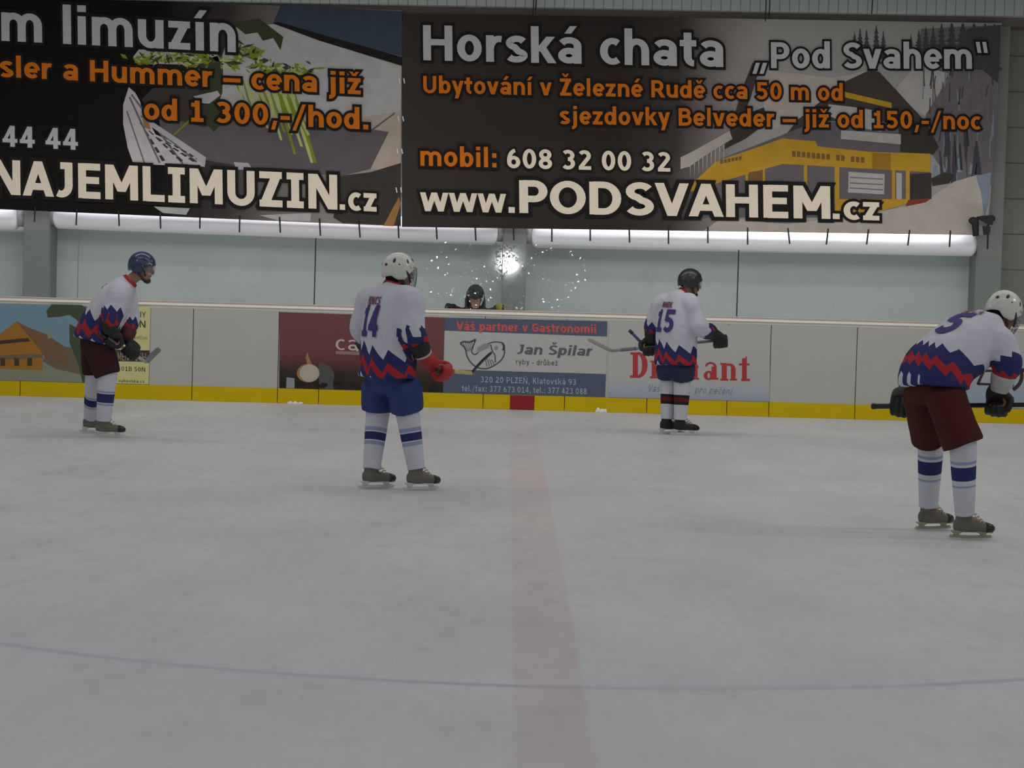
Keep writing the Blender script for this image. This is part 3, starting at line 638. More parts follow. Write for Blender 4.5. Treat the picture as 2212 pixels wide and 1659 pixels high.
# ------------------------------------------------------------------ the two banners
BY = 31.9
M_wht = mat('print_white', (247, 230, 208), .6, .04, k=1.0, spec=.1); M_wht_dim = mat('print_white_dimmed', (196, 196, 198), .6, .05, k=1.0, spec=.1); M_org = mat('print_orange', (206, 110, 22), .6, .08, k=1.15, spec=.1); M_blk = flat('print_black', (22, 19, 17))  # upper lines: same white print, with the weaker light painted in as grey
M_tie = mat('tie_cord', (34, 34, 36), .6); M_lace = mat('pale_lace', (230, 226, 220), .5, k=1.4)
def banner(label, corners, m):
    bm = bmesh.new(); slab(bm, [at(u, v, BY) for u, v in corners], .01)
    return thing_mesh('banner', bm, m, label, 'banner', 'large banners above the rink', base=at(*corners[0], BY))
def ties(b, us, v_at):
    for u, dx in us:
        v = v_at(u); bm = bmesh.new()
        tube(bm, [at(u, v - 9, BY - .004), at(u + dx * .3, v + 2, BY - .006), at(u + dx, v + 26 + random.uniform(-3, 3), BY + .02)], .011, 8)
        part('tie', bm, M_tie, b)
xl, xr = at(0, 250, BY).x, at(868, 250, BY).x
b1 = banner('black limousine hire banner with orange price and palm tree picture', [(-260, 441), (866, 489), (868, 23), (-260, -22)],
            grad_material('limo_print', [(0, (10, 8, 7)), (.40, (12, 9, 8)), (.56, (58, 52, 50)), (.72, (120, 112, 108)), (1, (166, 154, 144))], 0, xl, xr, 1.3, .10))
Yb = BY - .0016
bm = bmesh.new()
LM = [flat('p_blue', (54, 64, 80)), flat('p_black', (24, 21, 19)), flat('p_silver', (176, 172, 172)), flat('p_hood', (92, 84, 88)), flat('p_palm', (120, 132, 34)), flat('p_palm_dark', (52, 58, 34)), flat('p_lime', (176, 184, 110)),
      flat('p_chrome', (196, 186, 188)), flat('p_shade', (104, 100, 112)), flat('p_white', (178, 176, 174)), flat('p_beige', (176, 160, 146)), flat('p_tree', (56, 50, 46)), flat('p_gold', (156, 112, 62))]
def P(pts, mi, lay=0): poly(bm, Yb - lay * .0014, pts, mi)
P([(606, 12), (868, 24), (868, 122), (700, 78), (590, 50)], 0)
P([(500, 60), (592, 52), (700, 90), (867, 144), (866, 240), (720, 262), (560, 262), (470, 215), (480, 120)], 9)
P([(588, 50), (600, 47), (700, 76), (868, 123), (868, 142), (690, 88)], 1, 1)
P([(440, 262), (560, 262), (720, 266), (840, 285), (800, 365), (740, 380), (560, 366), (440, 345), (350, 300), (340, 235)], 3)
P([(330, 190), (410, 186), (480, 215), (520, 250), (440, 275), (395, 262), (330, 258), (306, 215)], 11)
P([(720, 262), (866, 236), (864, 372), (760, 360), (810, 300)], 10)
P([(735, 380), (800, 372), (866, 352), (866, 488), (740, 482), (720, 470)], 11)
P([(828, 488), (862, 425), (866, 440), (850, 489)], 12, 1)
P([(560, 465), (672, 460), (670, 478), (600, 476)], 9); P([(332, 446), (410, 450), (402, 464), (352, 460)], 9)
P([(278, 188), (292, 200), (303, 220), (306, 236), (316, 254), (336, 290), (398, 318), (438, 343), (441, 360), (288, 354), (276, 320), (266, 268), (266, 226)], 7, 1)
for a, b, w in (((280, 210), (345, 352), 4), ((284, 204), (395, 354), 4), ((304, 250), (425, 350), 4), ((274, 240), (312, 352), 3)):
    d = math.hypot(b[0] - a[0], b[1] - a[1]); nx, ny = -(b[1] - a[1]) / d * w / 2, (b[0] - a[0]) / d * w / 2
    P([(a[0] + nx, a[1] + ny), (b[0] + nx, b[1] + ny), (b[0] - nx, b[1] - ny), (a[0] - nx, a[1] - ny)], 8, 2)
for k, (a, b) in enumerate((((300, 262), (352, 352)), ((318, 280), (392, 352)), ((336, 296), (420, 352)), ((356, 304), (434, 350)))):
    for q in range(5):
        t0, t1 = q / 5 + .03, (q + 1) / 5 - .04; w0 = 2 + t0 * 5
        p0 = (a[0] + (b[0] - a[0]) * t0, a[1] + (b[1] - a[1]) * t0); p1 = (a[0] + (b[0] - a[0]) * t1, a[1] + (b[1] - a[1]) * t1)
        P([p0, (p0[0] + w0, p0[1] - w0 * .3), (p1[0] + w0 + 1, p1[1] - w0 * .3), p1], 11, 2)
P([(318, 268), (328, 262), (445, 340), (442, 362), (434, 352), (420, 338)], 9, 3)
P([(306, 250), (320, 260), (326, 280), (312, 276)], 12, 3)
P([(300, 107), (380, 106), (430, 112), (470, 118), (480, 134), (420, 140), (340, 138), (292, 136), (288, 122)], 9, 1)
for k in range(260):                                       # palm crown, leaf by leaf, printed
    c0 = random.choice(((320, 128), (360, 128), (405, 126), (440, 130), (520, 112), (550, 118), (560, 150), (600, 155), (640, 152), (500, 140), (430, 150)))
    u, v = c0[0] + random.gauss(0, 16), c0[1] + random.gauss(0, 8); a = random.uniform(0, PI); l = random.uniform(8, 24); w = random.uniform(2, 6)
    du, dv = math.cos(a) * l, math.sin(a) * l * .6
    P([(u - du, v - dv), (u - dv * w / l, v + du * w / l), (u + du, v + dv), (u + dv * w / l, v - du * w / l)], random.choice((4, 4, 4, 5, 5, 6)), 2 + (k % 3) * .3)
P([(430, 135), (470, 120), (482, 150), (480, 200), (470, 230), (480, 265), (462, 285), (446, 268), (452, 225), (438, 190)], 5, 2)
P([(500, 50), (560, 40), (612, 80), (606, 108), (590, 82), (568, 88), (556, 70), (530, 74)], 5, 2)
for k in range(22):
    u = 505 + k * 6.2; v = 168 + k * 1.5; l = random.uniform(70, 150) * (.5 + k / 30)
    P([(u, v), (u + 2.5, v), (u + 12 + k * .7, v + l * .5), (u + 24 + k * 1.2, v + l), (u + 20 + k * 1.1, v + l), (u + 8 + k * .5, v + l * .5)], 6 if k % 3 else 4, 2.5)
P([(596, 200), (640, 215), (652, 250), (630, 262), (606, 240)], 4, 2.2)
P([(408, 258), (412, 262), (380, 290), (370, 294)], 4, 3); P([(418, 208), (470, 196), (476, 206), (452, 224), (428, 222)], 9, 3)
P([(700, 355), (852, 243), (853, 246), (702, 358)], 3, 2); P([(505, 350), (536, 352), (548, 368), (510, 366)], 9, 2)
part('printed_picture', bm, LM, b1)
YL = BY - .026
writing('title_lettering', b1, [('m limuzín', 3, 88, 509, 113, 112)], YL, M_wht_dim, (.19, .13), M_blk, .06)
writing('orange_lettering', b1, [('sler a Hummer – cena již', 1, 166, 779, 204, 63), ('od 1 300,-/hod.', 312, 258, 797, 280, 63)], YL, M_org, (.19, .135), M_blk, .09)
writing('phone_lettering', b1, [('44 44', 6, 316, 168, 324, 62)], YL, M_wht_dim, (.19, .135), M_blk, .07)
writing('address_lettering', b1, [('NAJEMLIMUZIN', -18, 419, 729, 453, 103), ('.cz', 733, 453, 813, 457, 70)], YL, M_wht, (.2, .145), M_blk, .075)
ties(b1, [(u, random.uniform(-2, 4)) for u in (-14, 76, 166, 256, 346, 432, 518, 604, 690, 775, 860)], lambda u: 452 + (u) * .0425)

xl, xr = at(870, 250, BY).x, at(2160, 250, BY).x
b2 = banner('black mountain lodge banner with snowy yellow chalet picture', [(868, 490), (2134, 508), (2164, 50), (870, 28)],
            grad_material('lodge_print', [(0, (52, 46, 43)), (.15, (46, 40, 37)), (.36, (40, 35, 32)), (.46, (60, 53, 50)), (.54, (138, 130, 126)), (.60, (162, 158, 154)), (1, (150, 146, 142))], 0, xl, xr, 1.6, .05))
bm = bmesh.new()
LM = [flat('q_snow', (178, 168, 158)), flat('q_roof', (62, 54, 48)), flat('q_yellow', (186, 142, 36)), flat('q_wall', (98, 90, 94)), flat('q_fir', (62, 62, 68)), flat('q_forest', (104, 98, 100)), flat('q_white', (172, 168, 164)),
      flat('q_brown', (116, 84, 46)), flat('q_dark', (52, 47, 44)), flat('q_bluegrey', (122, 132, 146)), flat('q_red', (122, 56, 34)), flat('q_ochre', (158, 112, 28))]
# dark left part cover, forest
P([(1990, 62), (2162, 54), (2142, 400), (2060, 400), (2010, 330), (2000, 250), (2030, 160), (1980, 120)], 5)
for u, w, h in ((1846, 24, 56), (1858, 34, 70), (1872, 30, 64), (1893, 38, 84), (1908, 26, 60), (1968, 20, 44), (1985, 30, 62), (2000, 40, 75), (2016, 36, 80), (2034, 56, 92), (2056, 60, 100), (2080, 70, 104), (2104, 64, 100), (2128, 60, 108), (2148, 36, 110)):
    top = 52 + (90 - h) * .5; n = 9; lf, rt = [], []       # a printed fir: jagged boughs down both sides
    for q in range(n):
        y0, y1 = top + h * q / n, top + h * (q + .85) / n; wq = w * .5 * (q + 1) / n * random.uniform(.75, 1.15)
        lf += [(u - wq * .35, y0), (u - wq, y1)]; rt += [(u + wq * .35, y0), (u + wq, y1)]
    lo_ = 30 + (u - 870) * .017; P([(a_, max(b_, lo_)) for a_, b_ in [(u, top - 3)] + rt + [(u + w * .1, top + h), (u - w * .1, top + h)] + lf[::-1]], 4, 1 + random.random() * .4)
for k in range(60):                                        # bare wood of the slope beside the chalet
    u = random.uniform(1990, 2146); v0 = random.uniform(110, 300); l = random.uniform(18, 60); dx = random.uniform(-5, 5)
    if u < 2030 and v0 > 220: continue
    P([(u, v0), (u + 2.2, v0), (u + dx + 3, v0 + l), (u + dx, v0 + l)], random.choice((4, 5, 9, 3)), 1.6)
P([(2090, 62), (2163, 54), (2156, 180), (2110, 140), (2060, 120)], 4, 1)
P([(1980, 140), (2048, 158), (2030, 200), (1998, 250), (1962, 230), (1935, 190)], 6, 1)
P([(1650, 150), (1800, 168), (1880, 150), (1830, 175), (1740, 250), (1660, 285), (1650, 240)], 0, 1)
P([(1626, 135), (1640, 150), (1622, 210), (1600, 262), (1578, 302), (1560, 330), (1580, 270), (1604, 190)], 1, 2)
P([(1560, 325), (1600, 250), (1650, 232), (1662, 262), (1610, 300)], 8, 1)
P([(1882, 150), (1900, 156), (1992, 255), (1985, 290), (1905, 262), (1760, 262), (1700, 288), (1724, 258), (1826, 176)], 1, 2)
P([(1824, 198), (1926, 222), (1926, 234), (1824, 210)], 2, 3)
P([(1790, 225), (1850, 232), (1900, 240), (1905, 285), (1840, 272), (1786, 248)], 6, 3)
P([(1552, 345), (1690, 292), (1760, 262), (1900, 268), (2016, 286), (2026, 322), (2000, 334), (1900, 330), (1770, 318), (1690, 300)], 3, 2.5)
P([(1940, 270), (2002, 268), (2028, 318), (2016, 334), (1945, 328)], 8, 3)
P([(1500, 392), (1545, 350), (1690, 299), (1762, 305), (1766, 316), (1880, 328), (2010, 332), (2010, 372), (1690, 354), (1560, 392), (1490, 415)], 2, 4)
P([(1884, 330), (1924, 332), (1924, 368), (1884, 365)], 11, 5)
P([(1470, 340), (1500, 325), (1576, 282), (1582, 300), (1520, 338), (1490, 360), (1470, 365)], 0, 5)
for k in range(9): P([(1490 + k * 9, 345 - k * 4), (1493 + k * 9, 345 - k * 4), (1491 + k * 9, 385 - k * 3)], 6, 5.5)
P([(1520, 402), (1690, 354), (2010, 372), (2010, 430), (1960, 440), (1800, 470), (1510, 470)], 3, 3)
for u, w in ((1613, 5), (1650, 5), (1740, 7), (1808, 10), (1930, 7), (1961, 8)): P([(u - w / 2, 440), (u + w / 2, 440), (u + w / 2, 356), (u - w / 2, 352)], 2, 4.5)
P([(1618, 440), (1646, 440), (1646, 368), (1618, 372)], 7, 4.5)
P([(1966, 376), (2012, 374), (2012, 430), (1966, 436)], 8, 5); P([(1936, 430), (1948, 430), (1948, 374), (1936, 373)], 6, 5)
P([(1804, 430), (1962, 430), (1958, 440), (1904, 456), (1804, 462)], 2, 5.5); P([(1956, 446), (1962, 432), (2012, 428), (2000, 437)], 10, 5.7)
P([(1833, 371), (1911, 376), (1910, 420), (1832, 416)], 6, 6)
for dv in (10, 22, 33): P([(1836, 372 + dv), (1908, 376 + dv), (1908, 378 + dv), (1836, 374 + dv)], 3, 6.5)
P([(1817, 281), (1946, 290), (1946, 312), (1816, 300)], 6, 5)
for k in range(9): P([(1824 + k * 13, 286 + k), (1831 + k * 13, 286 + k), (1831 + k * 13, 297 + k), (1824 + k * 13, 296 + k)], 0, 5.4)
for k in range(15):
    if k in (8, 11): continue
    u = 1711 + k * 10.6; v = 326 + k * .95
    P([(u, v + 12), (u + 7.5, v + 12.5), (u + 7.5, v + .5), (u, v)], 7, 5.2)
for k in range(6): P([(1556 + k * 8, 354 - k * 1.6), (1562 + k * 8, 353 - k * 1.6), (1562 + k * 8, 345 - k * 1.6), (1556 + k * 8, 346 - k * 1.6)], 7, 5.2)
for k in range(16):
    u = random.uniform(2020, 2115); v0 = random.uniform(250, 330); l = random.uniform(50, 90)
    P([(u, v0), (u + 3, v0), (u + random.uniform(-10, 10) + 4, v0 + l), (u + random.uniform(-10, 10), v0 + l)], random.choice((4, 8, 4)), 3)
for k in range(10):
    u = random.uniform(2016, 2110); v0 = random.uniform(340, 375); P([(u, v0), (u + 7, v0), (u + 9, v0 + 22), (u - 2, v0 + 22)], 9, 2.8)
P([(2012, 385), (2040, 372), (2062, 378), (2050, 396), (2014, 402)], 8, 3.4)
P([(1900, 457), (2000, 436), (2030, 412), (2062, 392), (2110, 378), (2140, 384), (2133, 507), (1520, 498), (1560, 470), (1700, 484)], 0, 3.2)
P([(2108, 380), (2141, 372), (2136, 440), (2126, 470), (2120, 420)], 9, 3.6)
part('printed_picture', bm, LM, b2)
YL = BY - .026
writing('title_lettering', b2, [('Horská chata', 914, 130, 1562, 145, 104), ('„Pod Svahem“', 1627, 147, 2138, 149, 77)], YL, M_wht_dim, (.19, .13), M_blk, .06)
writing('orange_lettering', b2, [('Ubytování v Železné Rudě cca 50 m od', 914, 201, 1821, 218, 51), ('sjezdovky Belveder – již od 150,-/noc', 1210, 268, 2118, 280, 52), ('mobil:', 908, 358, 1075, 362, 58)], YL, M_org, (.18, .13), M_blk, .10)
writing('phone_lettering', b2, [('608 32 00 32', 1095, 363, 1449, 371, 58)], YL, M_wht, (.19, .135), M_blk, .08)
writing('address_lettering', b2, [('www.', 911, 456, 1113, 460, 74), ('PODSVAHEM', 1122, 460, 1794, 473, 97), ('.cz', 1798, 473, 1899, 476, 70)], YL, M_wht, (.2, .145), M_blk, .085)
ties(b2, [(942, 2), (1026, 2), (1109, 1), (1192, 0), (1275, 0), (1359, 1), (1444, 0), (1529, 0), (1615, 0), (1702, 4), (1789, -4), (1876, -4), (1965, -4), (2053, -2)], lambda u: 490 + (u - 868) * .0142)
for k, v in enumerate((174, 256, 326, 410)):
    for du in (-5, 5):
        bm = bmesh.new(); u = 868 - k * 2.2 + du; tube(bm, [at(u - 1, v - 5, BY - .012), at(u + 1, v + 6, BY - .012)], .008); part('lace', bm, M_lace, b1 if du < 0 else b2)

# black fixture on the right pillar
root = empty('bracket_lamp', at(2118, 490, 31.8)); tag(root, 'small black bracketed lamp at the lower right banner corner', 'lamp')
Mk = mat('fixture_black', (26, 26, 28), .5)
bm = bmesh.new(); p = at(2107, 492, 31.75); q = at(2125, 478, 31.75)
limb(bm, [at(2108, 510, 31.75), at(2107, 490, 31.75), at(2106, 470, 31.75)], [.04, .045, .05], V((0, 1, 0)), 14, 2); ball(bm, at(2102, 477, 31.75), V((.06, 0, 0)), V((0, .05, 0)), V((0, 0, .05))); part('lamp_housing', bm, Mk, root, True)
bm = bmesh.new(); slab(bm, [at(u, v, 31.75) for u, v in ((2116, 474), (2120, 466), (2146, 464), (2145, 486), (2136, 484))], .06); slab(bm, [at(u, v, 31.75) for u, v in ((2124, 488), (2140, 490), (2138, 506), (2126, 508))], .06); tube(bm, [at(2110, 471, 31.77), at(2126, 470, 31.77)], .02); tube(bm, [at(2136, 484, 31.78), at(2132, 490, 31.78)], .015); part('bracket', bm, Mk, root)
bm = bmesh.new(); tube(bm, [at(2134, 505, 31.77), at(2133, 538, 31.77)], .012); part('cord', bm, Mk, root)
bm = bmesh.new(); a = at(2145, 472, 31.78); box(bm, a.x - .015, a.x + .03, 31.78, 32.1, a.z - .03, a.z + .03); part('mounting_arm', bm, Mk, root)
# PEOPLE
M_skin = mat('skin', (150, 108, 86), .55, .08, 20)
M_lips = mat('lips', (120, 70, 64), .5); M_eyew = mat('eye_white', (190, 186, 180), .3); M_hair = mat('dark_hair', (30, 24, 20), .7)
M_blackp = mat('black_plastic', (26, 26, 28), .35, .1, 9, spec=.5); M_steel = mat('blade_steel', (150, 152, 154), .25, metal=.8, k=2.2)
M_holder = mat('skate_holder', (176, 176, 172), .4, k=1.6); M_lace2 = mat('skate_lace', (176, 176, 176), .7)
def orient(F, U):
    F = F.normalized(); U = (U - F * U.dot(F)).normalized(); return F, U.cross(F), U      # forward, left, up
class Frame:
    def __init__(s, c, F, U): s.c = c; s.F, s.L, s.U = orient(F, U)
    def __call__(s, f, l, u): return s.c + s.F * f + s.L * l + s.U * u

def head_shell(bm, h, k=1.0):
    """skull, jaw, nose, brow and ears around the head frame h"""
    R = [(-.128, .05, .022, .022), (-.118, .045, .040, .042), (-.095, .034, .054, .062), (-.06, .018, .063, .080), (-.02, .006, .070, .092), (.02, 0, .074, .098), (.06, -.004, .073, .096), (.09, -.006, .060, .080), (.108, -.007, .040, .054), (.117, -.007, .016, .022)]
    ring_loft(bm, [(h(f * k, 0, u * k), h.L * lw * k, h.F * fw * k) for u, f, lw, fw in R], 22, 2.2)
    limb(bm, [h(.088, 0, .022), h(.103, 0, -.005), h(.116, 0, -.03), h(.10, 0, -.042)], [.010, .012, .016, .012], h.L, 10, 2)     # nose
    limb(bm, [h(.075, .04, .032), h(.094, 0, .030), h(.075, -.04, .032)], [.009, .011, .009], h.U, 8, 3)                          # brow
    limb(bm, [h(.07, .03, -.072), h(.092, 0, -.07), h(.07, -.03, -.072)], [.010, .012, .010], h.U, 8, 3)                          # lips
    ball(bm, h(.075, 0, -.108), h.F * .024, h.L * .024, h.U * .018, 10, 6)                                                       # chin
    for s in (1, -1): ball(bm, h(-.012, s * .076, -.012), h.F * .018, h.L * .012, h.U * .032, 10, 7)                              # ears

def hand_shell(bm, wr, grip, axis, side):
    """palm, four bent fingers and thumb closed round a shaft through grip along axis"""
    w = wr - grip; w = (w - axis * w.dot(axis)).normalized(); n = axis.cross(w) * side
    limb(bm, [wr, grip + w * .055 + n * .02, grip + w * .012 + n * .03], [(.026, .02), (.038, .018), (.042, .016)], axis, 12, 3)
    for i, (o, l) in enumerate(((.034, .95), (.012, 1.05), (-.011, 1.0), (-.033, .82))):
        b = grip + axis * o
        limb(bm, [b + w * .012 + n * .031, b - w * .022 * l + n * .026, b - w * .030 * l - n * .012, b - w * .004 - n * .028 * l, b + w * .014 * l - n * .022], [.0095, .0092, .0088, .0082, .0075], axis, 8, 2)
    t = grip + w * .05 + axis * .035
    limb(bm, [t + n * .012, grip + w * .03 + axis * .052 - n * .008, grip + w * .012 + axis * .046 - n * .026, grip - w * .006 + axis * .040 - n * .030], [.013, .012, .0105, .009], w, 8, 2)

def glove_shell(bm, wr, grip, axis, side):
    w = wr - grip; w = (w - axis * w.dot(axis)).normalized(); n = axis.cross(w) * side
    limb(bm, [wr + w * .02, wr, grip + w * .06 + n * .026, grip + w * .012 + n * .043], [(.048, .045), (.046, .038), (.058, .034), (.060, .028)], axis, 16, 3, 3)
    for i, (o, l) in enumerate(((.045, .95), (.016, 1.06), (-.014, 1.02), (-.043, .84))):
        b = grip + axis * o
        limb(bm, [b + w * .014 + n * .044, b - w * .034 * l + n * .040, b - w * .050 * l - n * .006, b - w * .018 - n * .042 * l, b + w * .012 * l - n * .036], [.0175, .018, .017, .016, .0145], axis, 10, 3)
        for q in (.55, .0): ball(bm, b - w * .03 * l * (1 - q) + n * .048, axis * .0145, w * .014, n * .010, 8, 6)          # finger pads
    t = grip + w * .062 + axis * .04
    limb(bm, [t + n * .012, grip + w * .042 + axis * .074 - n * .006, grip + w * .016 + axis * .070 - n * .034, grip - w * .012 + axis * .062 - n * .042], [.022, .021, .019, .016], w, 10, 3)

def make_glove(person, wr, el, grip, axis, side, m_hand, m_cuff, m_pipe=None, gs=1.3):
    wv = (wr - grip) * (1 / gs); bm = bmesh.new(); glove_shell(bm, grip + wv, grip, axis, side)
    for v in bm.verts: v.co = grip + (v.co - grip) * gs
    bm = fuse(bm, .0075, 3)
    g = part('glove', bm, m_hand, person, True)
    d = (el - wr).normalized()
    bm = bmesh.new(); limb(bm, [wr - d * .02, wr + d * .015, wr + d * .06, wr + d * .10, wr + d * .105], [.060 , .072, .082, .088, .078], axis, 18, 3, 2.4)
    c = part('cuff', bm, m_cuff, g, True)
    if m_pipe:
        bm = bmesh.new(); limb(bm, [wr - d * .022, wr - d * .006], [.066, .0685], axis, 18, 2, 2.4); part('cuff_piping', bm, m_pipe, g, True)
    return g

def make_skate(person, ankle, toe_dir, zbase, m_boot, m_toe, size=1.0, m_hold=None):
    """boot on a blade; the blade's edge stands at height zbase under the ankle"""
    F = V((toe_dir[0], toe_dir[1], 0)).normalized(); h = Frame(V((ankle.x, ankle.y, zbase)), F, V((0, 0, 1)))
    k = size
    g = lambda f, l, u: h(f * k, l * k, u * k)
    bm = bmesh.new()
    ring_loft(bm, [(g(f, 0, u), h.F * a * k, h.L * b * k) for f, u, a, b in ((.015, .055, .07, .034), (.012, .10, .072, .040), (-.006, .15, .057, .042), (-.004, .185, .050, .040), (-.004, .215, .044, .036))], 20, 2.3)
    ring_loft(bm, [(g(f, 0, u), h.L * a * k, h.U * b * k) for f, u, a, b in ((-.075, .10, .018, .030), (-.062, .095, .033, .042), (-.02, .098, .038, .048), (.06, .092, .039, .040), (.12, .088, .044, .036), (.165, .084, .042, .032), (.195, .080, .032, .025), (.208, .078, .014, .013))], 20, 2.5)
    limb(bm, [g(.040, 0, .165), g(.058, 0, .215)], [(.036 * k, .012 * k), (.030 * k, .008 * k)], h.L, 12, 2)                      # tongue
    bm = fuse(bm, .0065 * k, 3)
    sk = part('skate', bm, m_boot, person, True)
    bm = bmesh.new(); ring_loft(bm, [(g(f, 0, u), h.L * a * k, h.U * b * k) for f, u, a, b in ((.145, .086, .0465, .036), (.168, .084, .0445, .034), (.196, .080, .034, .027), (.212, .078, .014, .013))], 18, 2.5)
    part('toe_cap', bm, m_toe, sk, True)
    for i in range(5):
        f, u = .055 + i * .017, .20 - i * .021
        f, u = .052 + i * .019, .185 - i * .018
        bm = bmesh.new(); tube(bm, [g(f - .012, .038, u - .01), g(f + .012, 0, u + .012), g(f - .012, -.038, u - .01)], .004 * k, 6, 3); part('lace', bm, M_lace2, sk, True)
    bm = bmesh.new()
    limb(bm, [g(-.085, 0, .058), g(.195, 0, .054)], [(.026 * k, .006 * k)] * 2, h.L, 12, 4, 4)
    for f0, f1 in ((-.045, -.06), (.125, .14)):
        ring_loft(bm, [(g(f0, 0, .056), h.F * .045 * k, h.L * .026 * k), (g((f0 + f1) / 2, 0, .04), h.F * .022 * k, h.L * .013 * k), (g(f1, 0, .022), h.F * .026 * k, h.L * .007 * k)], 14, 2.5)
    limb(bm, [g(-.10, 0, .024), g(.0, 0, .020), g(.06, 0, .020), g(.19, 0, .024)], [(.010 * k, .006 * k)] * 4, h.U, 10, 2, 4)
    part('blade_holder', bm, m_hold or M_holder, sk, True)
    bm = bmesh.new()
    P_ = [(-.118, .020), (-.10, .006), (-.07, .0012), (0, 0), (.09, 0), (.16, .002), (.195, .010), (.21, .026)]
    a = [bm.verts.new(g(f, .002, u)) for f, u in P_]; b = [bm.verts.new(g(f, -.002, u)) for f, u in P_]
    a2 = [bm.verts.new(g(f, .002, .024)) for f, u in P_]; b2_ = [bm.verts.new(g(f, -.002, .024)) for f, u in P_]
    for i in range(len(P_) - 1):
        for q in ((a[i], a[i + 1], a2[i + 1], a2[i]), (b[i], b2_[i], b2_[i + 1], b[i + 1]), (a[i], b[i], b[i + 1], a[i + 1]), (a2[i], a2[i + 1], b2_[i + 1], b2_[i])): bm.faces.new(q)
    part('blade', bm, M_steel, sk)
    return sk

def make_helmet(person, h, m, m_trim, cage=False, visor=True, vents=True, tilt=0.0):
    def low(p):                                            # height of the shell's edge round the head, p = 0 at the brow
        p = abs(p)
        pts = [(0, .040), (.6, .036), (1.0, .012), (1.35, -.050), (1.9, -.058), (2.3, -.030), (PI, -.052)]
        for (a, b), (c, d) in zip(pts, pts[1:]):
            if p <= c: return b + (d - b) * (p - a) / (c - a)
        return pts[-1][1]
    bm = bmesh.new(); rows = []; n, mrow = 44, 13
    for j in range(mrow + 1):
        row = []
        for i in range(n):
            p = 2 * PI * i / n - PI; zl = low(p); top = .146
            t = j / mrow; z = top + (zl - top) * (1 - math.cos(t * PI / 2)) ** .9 if t else top
            q = (z - .02) / (top - .02); r = math.sqrt(max(0, 1 - q * q)) if q > 0 else 1 - .10 * (min(0, z - .0) / -.06) * (1 if abs(p) > 1.0 else 0)
            rf, rl = .126, .103
            rib = 1 + .018 * math.cos(p * 4) * math.sin(t * PI)
            row.append(bm.verts.new(h(-.006 + math.cos(p) * rf * r * rib, math.sin(p) * rl * r * rib, z)))
        rows.append(row)
    top = bm.verts.new(h(-.006, 0, .147))
    for i in range(n):
        bm.faces.new((top, rows[0][i], rows[0][(i + 1) % n])) if False else None
    for a, b in zip(rows, rows[1:]):
        for i in range(n): bm.faces.new((a[i], a[(i + 1) % n], b[(i + 1) % n], b[i]))
    bmesh.ops.remove_doubles(bm, verts=bm.verts[:], dist=.0006)
    bmesh.ops.recalc_face_normals(bm, faces=bm.faces[:])
    bmesh.ops.solidify(bm, geom=bm.faces[:], thickness=-.010)
    he = part('helmet', bm, m, person, True)
    if vents:
        for sgn in (1, -1):
            for p, z, dz, w in ((.55, .098, .042, .022), (1.25, .085, .046, .020), (2.2, .085, .046, .024), (2.75, .05, .03, .03)):
                bm = bmesh.new(); q = (z - .02) / .126; r = math.sqrt(1 - q * q)
                c = h(-.006 + math.cos(p) * .126 * r, sgn * math.sin(p) * .103 * r, z); out = (c - h(-.006, 0, .03)).normalized(); tan = h.U.cross(out).normalized(); up = out.cross(tan)
                ball(bm, c + out * .006, tan * w * .5, up * dz * .5, out * .008, 10, 6); part('vent', bm, M_blackp, he, True)
    if visor:
        bm = bmesh.new(); g = []
        for j in range(5):
            z = .055 - j * .028
            g.append([bm.verts.new(h(-.006 + math.cos(p) * .134, math.sin(p) * .112, z)) for p in [(-1.15 + 2.3 * i / 16) for i in range(17)]])
        for a, b in zip(g, g[1:]):
            for i in range(16): bm.faces.new((a[i], a[i + 1], b[i + 1], b[i]))
        bmesh.ops.solidify(bm, geom=bm.faces[:], thickness=.003); part('visor', bm, clear_visor(), he, True)
    if cage:
        bm = bmesh.new(); pos = lambda p, z: h(.0 + math.cos(p) * (.135 + .012 * math.sin((z + .13) / .19 * PI)), math.sin(p) * (.100 if z > -.08 else .085), z)
        for z in (.045, .010, -.025, -.06, -.095, -.125): tube(bm, [pos(-1.2 + 2.4 * i / 12, z) for i in range(13)], .0028, 6)
        for i in range(7): tube(bm, [pos(-.9 + .3 * i, z) for z in (.045, 0, -.05, -.09, -.125)], .0028, 6)
        part('cage', bm, m_trim, he, True)
    for s in (1, -1):
        bm = bmesh.new(); limb(bm, [h(-.045, s * .101, .062), h(.0, s * .107, .030), h(.045, s * .102, -.02), h(.07, s * .088, -.075)], [(.004, .008), (.006, .011), (.006, .011), (.005, .009)], h.L, 8, 4); part('side_strap', bm, M_blackp, he, True)
    bm = bmesh.new()
    for s in (1, -1): limb(bm, [h(-.03, s * .094, -.035), h(.02, s * .078, -.085), h(.055, s * .035, -.132), h(.062, 0, -.138)], [(.012, .004), (.011, .004), (.011, .004), (.014, .005)], h.F, 8, 3)
    part('chin_strap', bm, M_blackp, he, True)
    bm = bmesh.new(); ball(bm, h(.072, 0, -.118), h.F * .034, h.L * .042, h.U * .030, 14, 8); part('chin_cup', bm, M_blackp, he, True)
    return he

def seg_near(p, a, b):
    d = b - a; L = d.length_squared or 1e-9; t = max(0, min(1, (p - a).dot(d) / L)); return (p - (a + d * t)).length, t

WHITE, NAVY, RED = (196, 194, 206), (40, 42, 92), (168, 34, 42)
def jersey_material(name, lo=.02, sl=0.0, teeth=9, amp=.085, r0=None):
    r0 = r0 or lo + .07
    return band_material(name, [(0, WHITE), (lo, NAVY), (r0, RED), (r0 + .065, NAVY), (r0 + .165, WHITE)], .6, teeth, amp, sl)

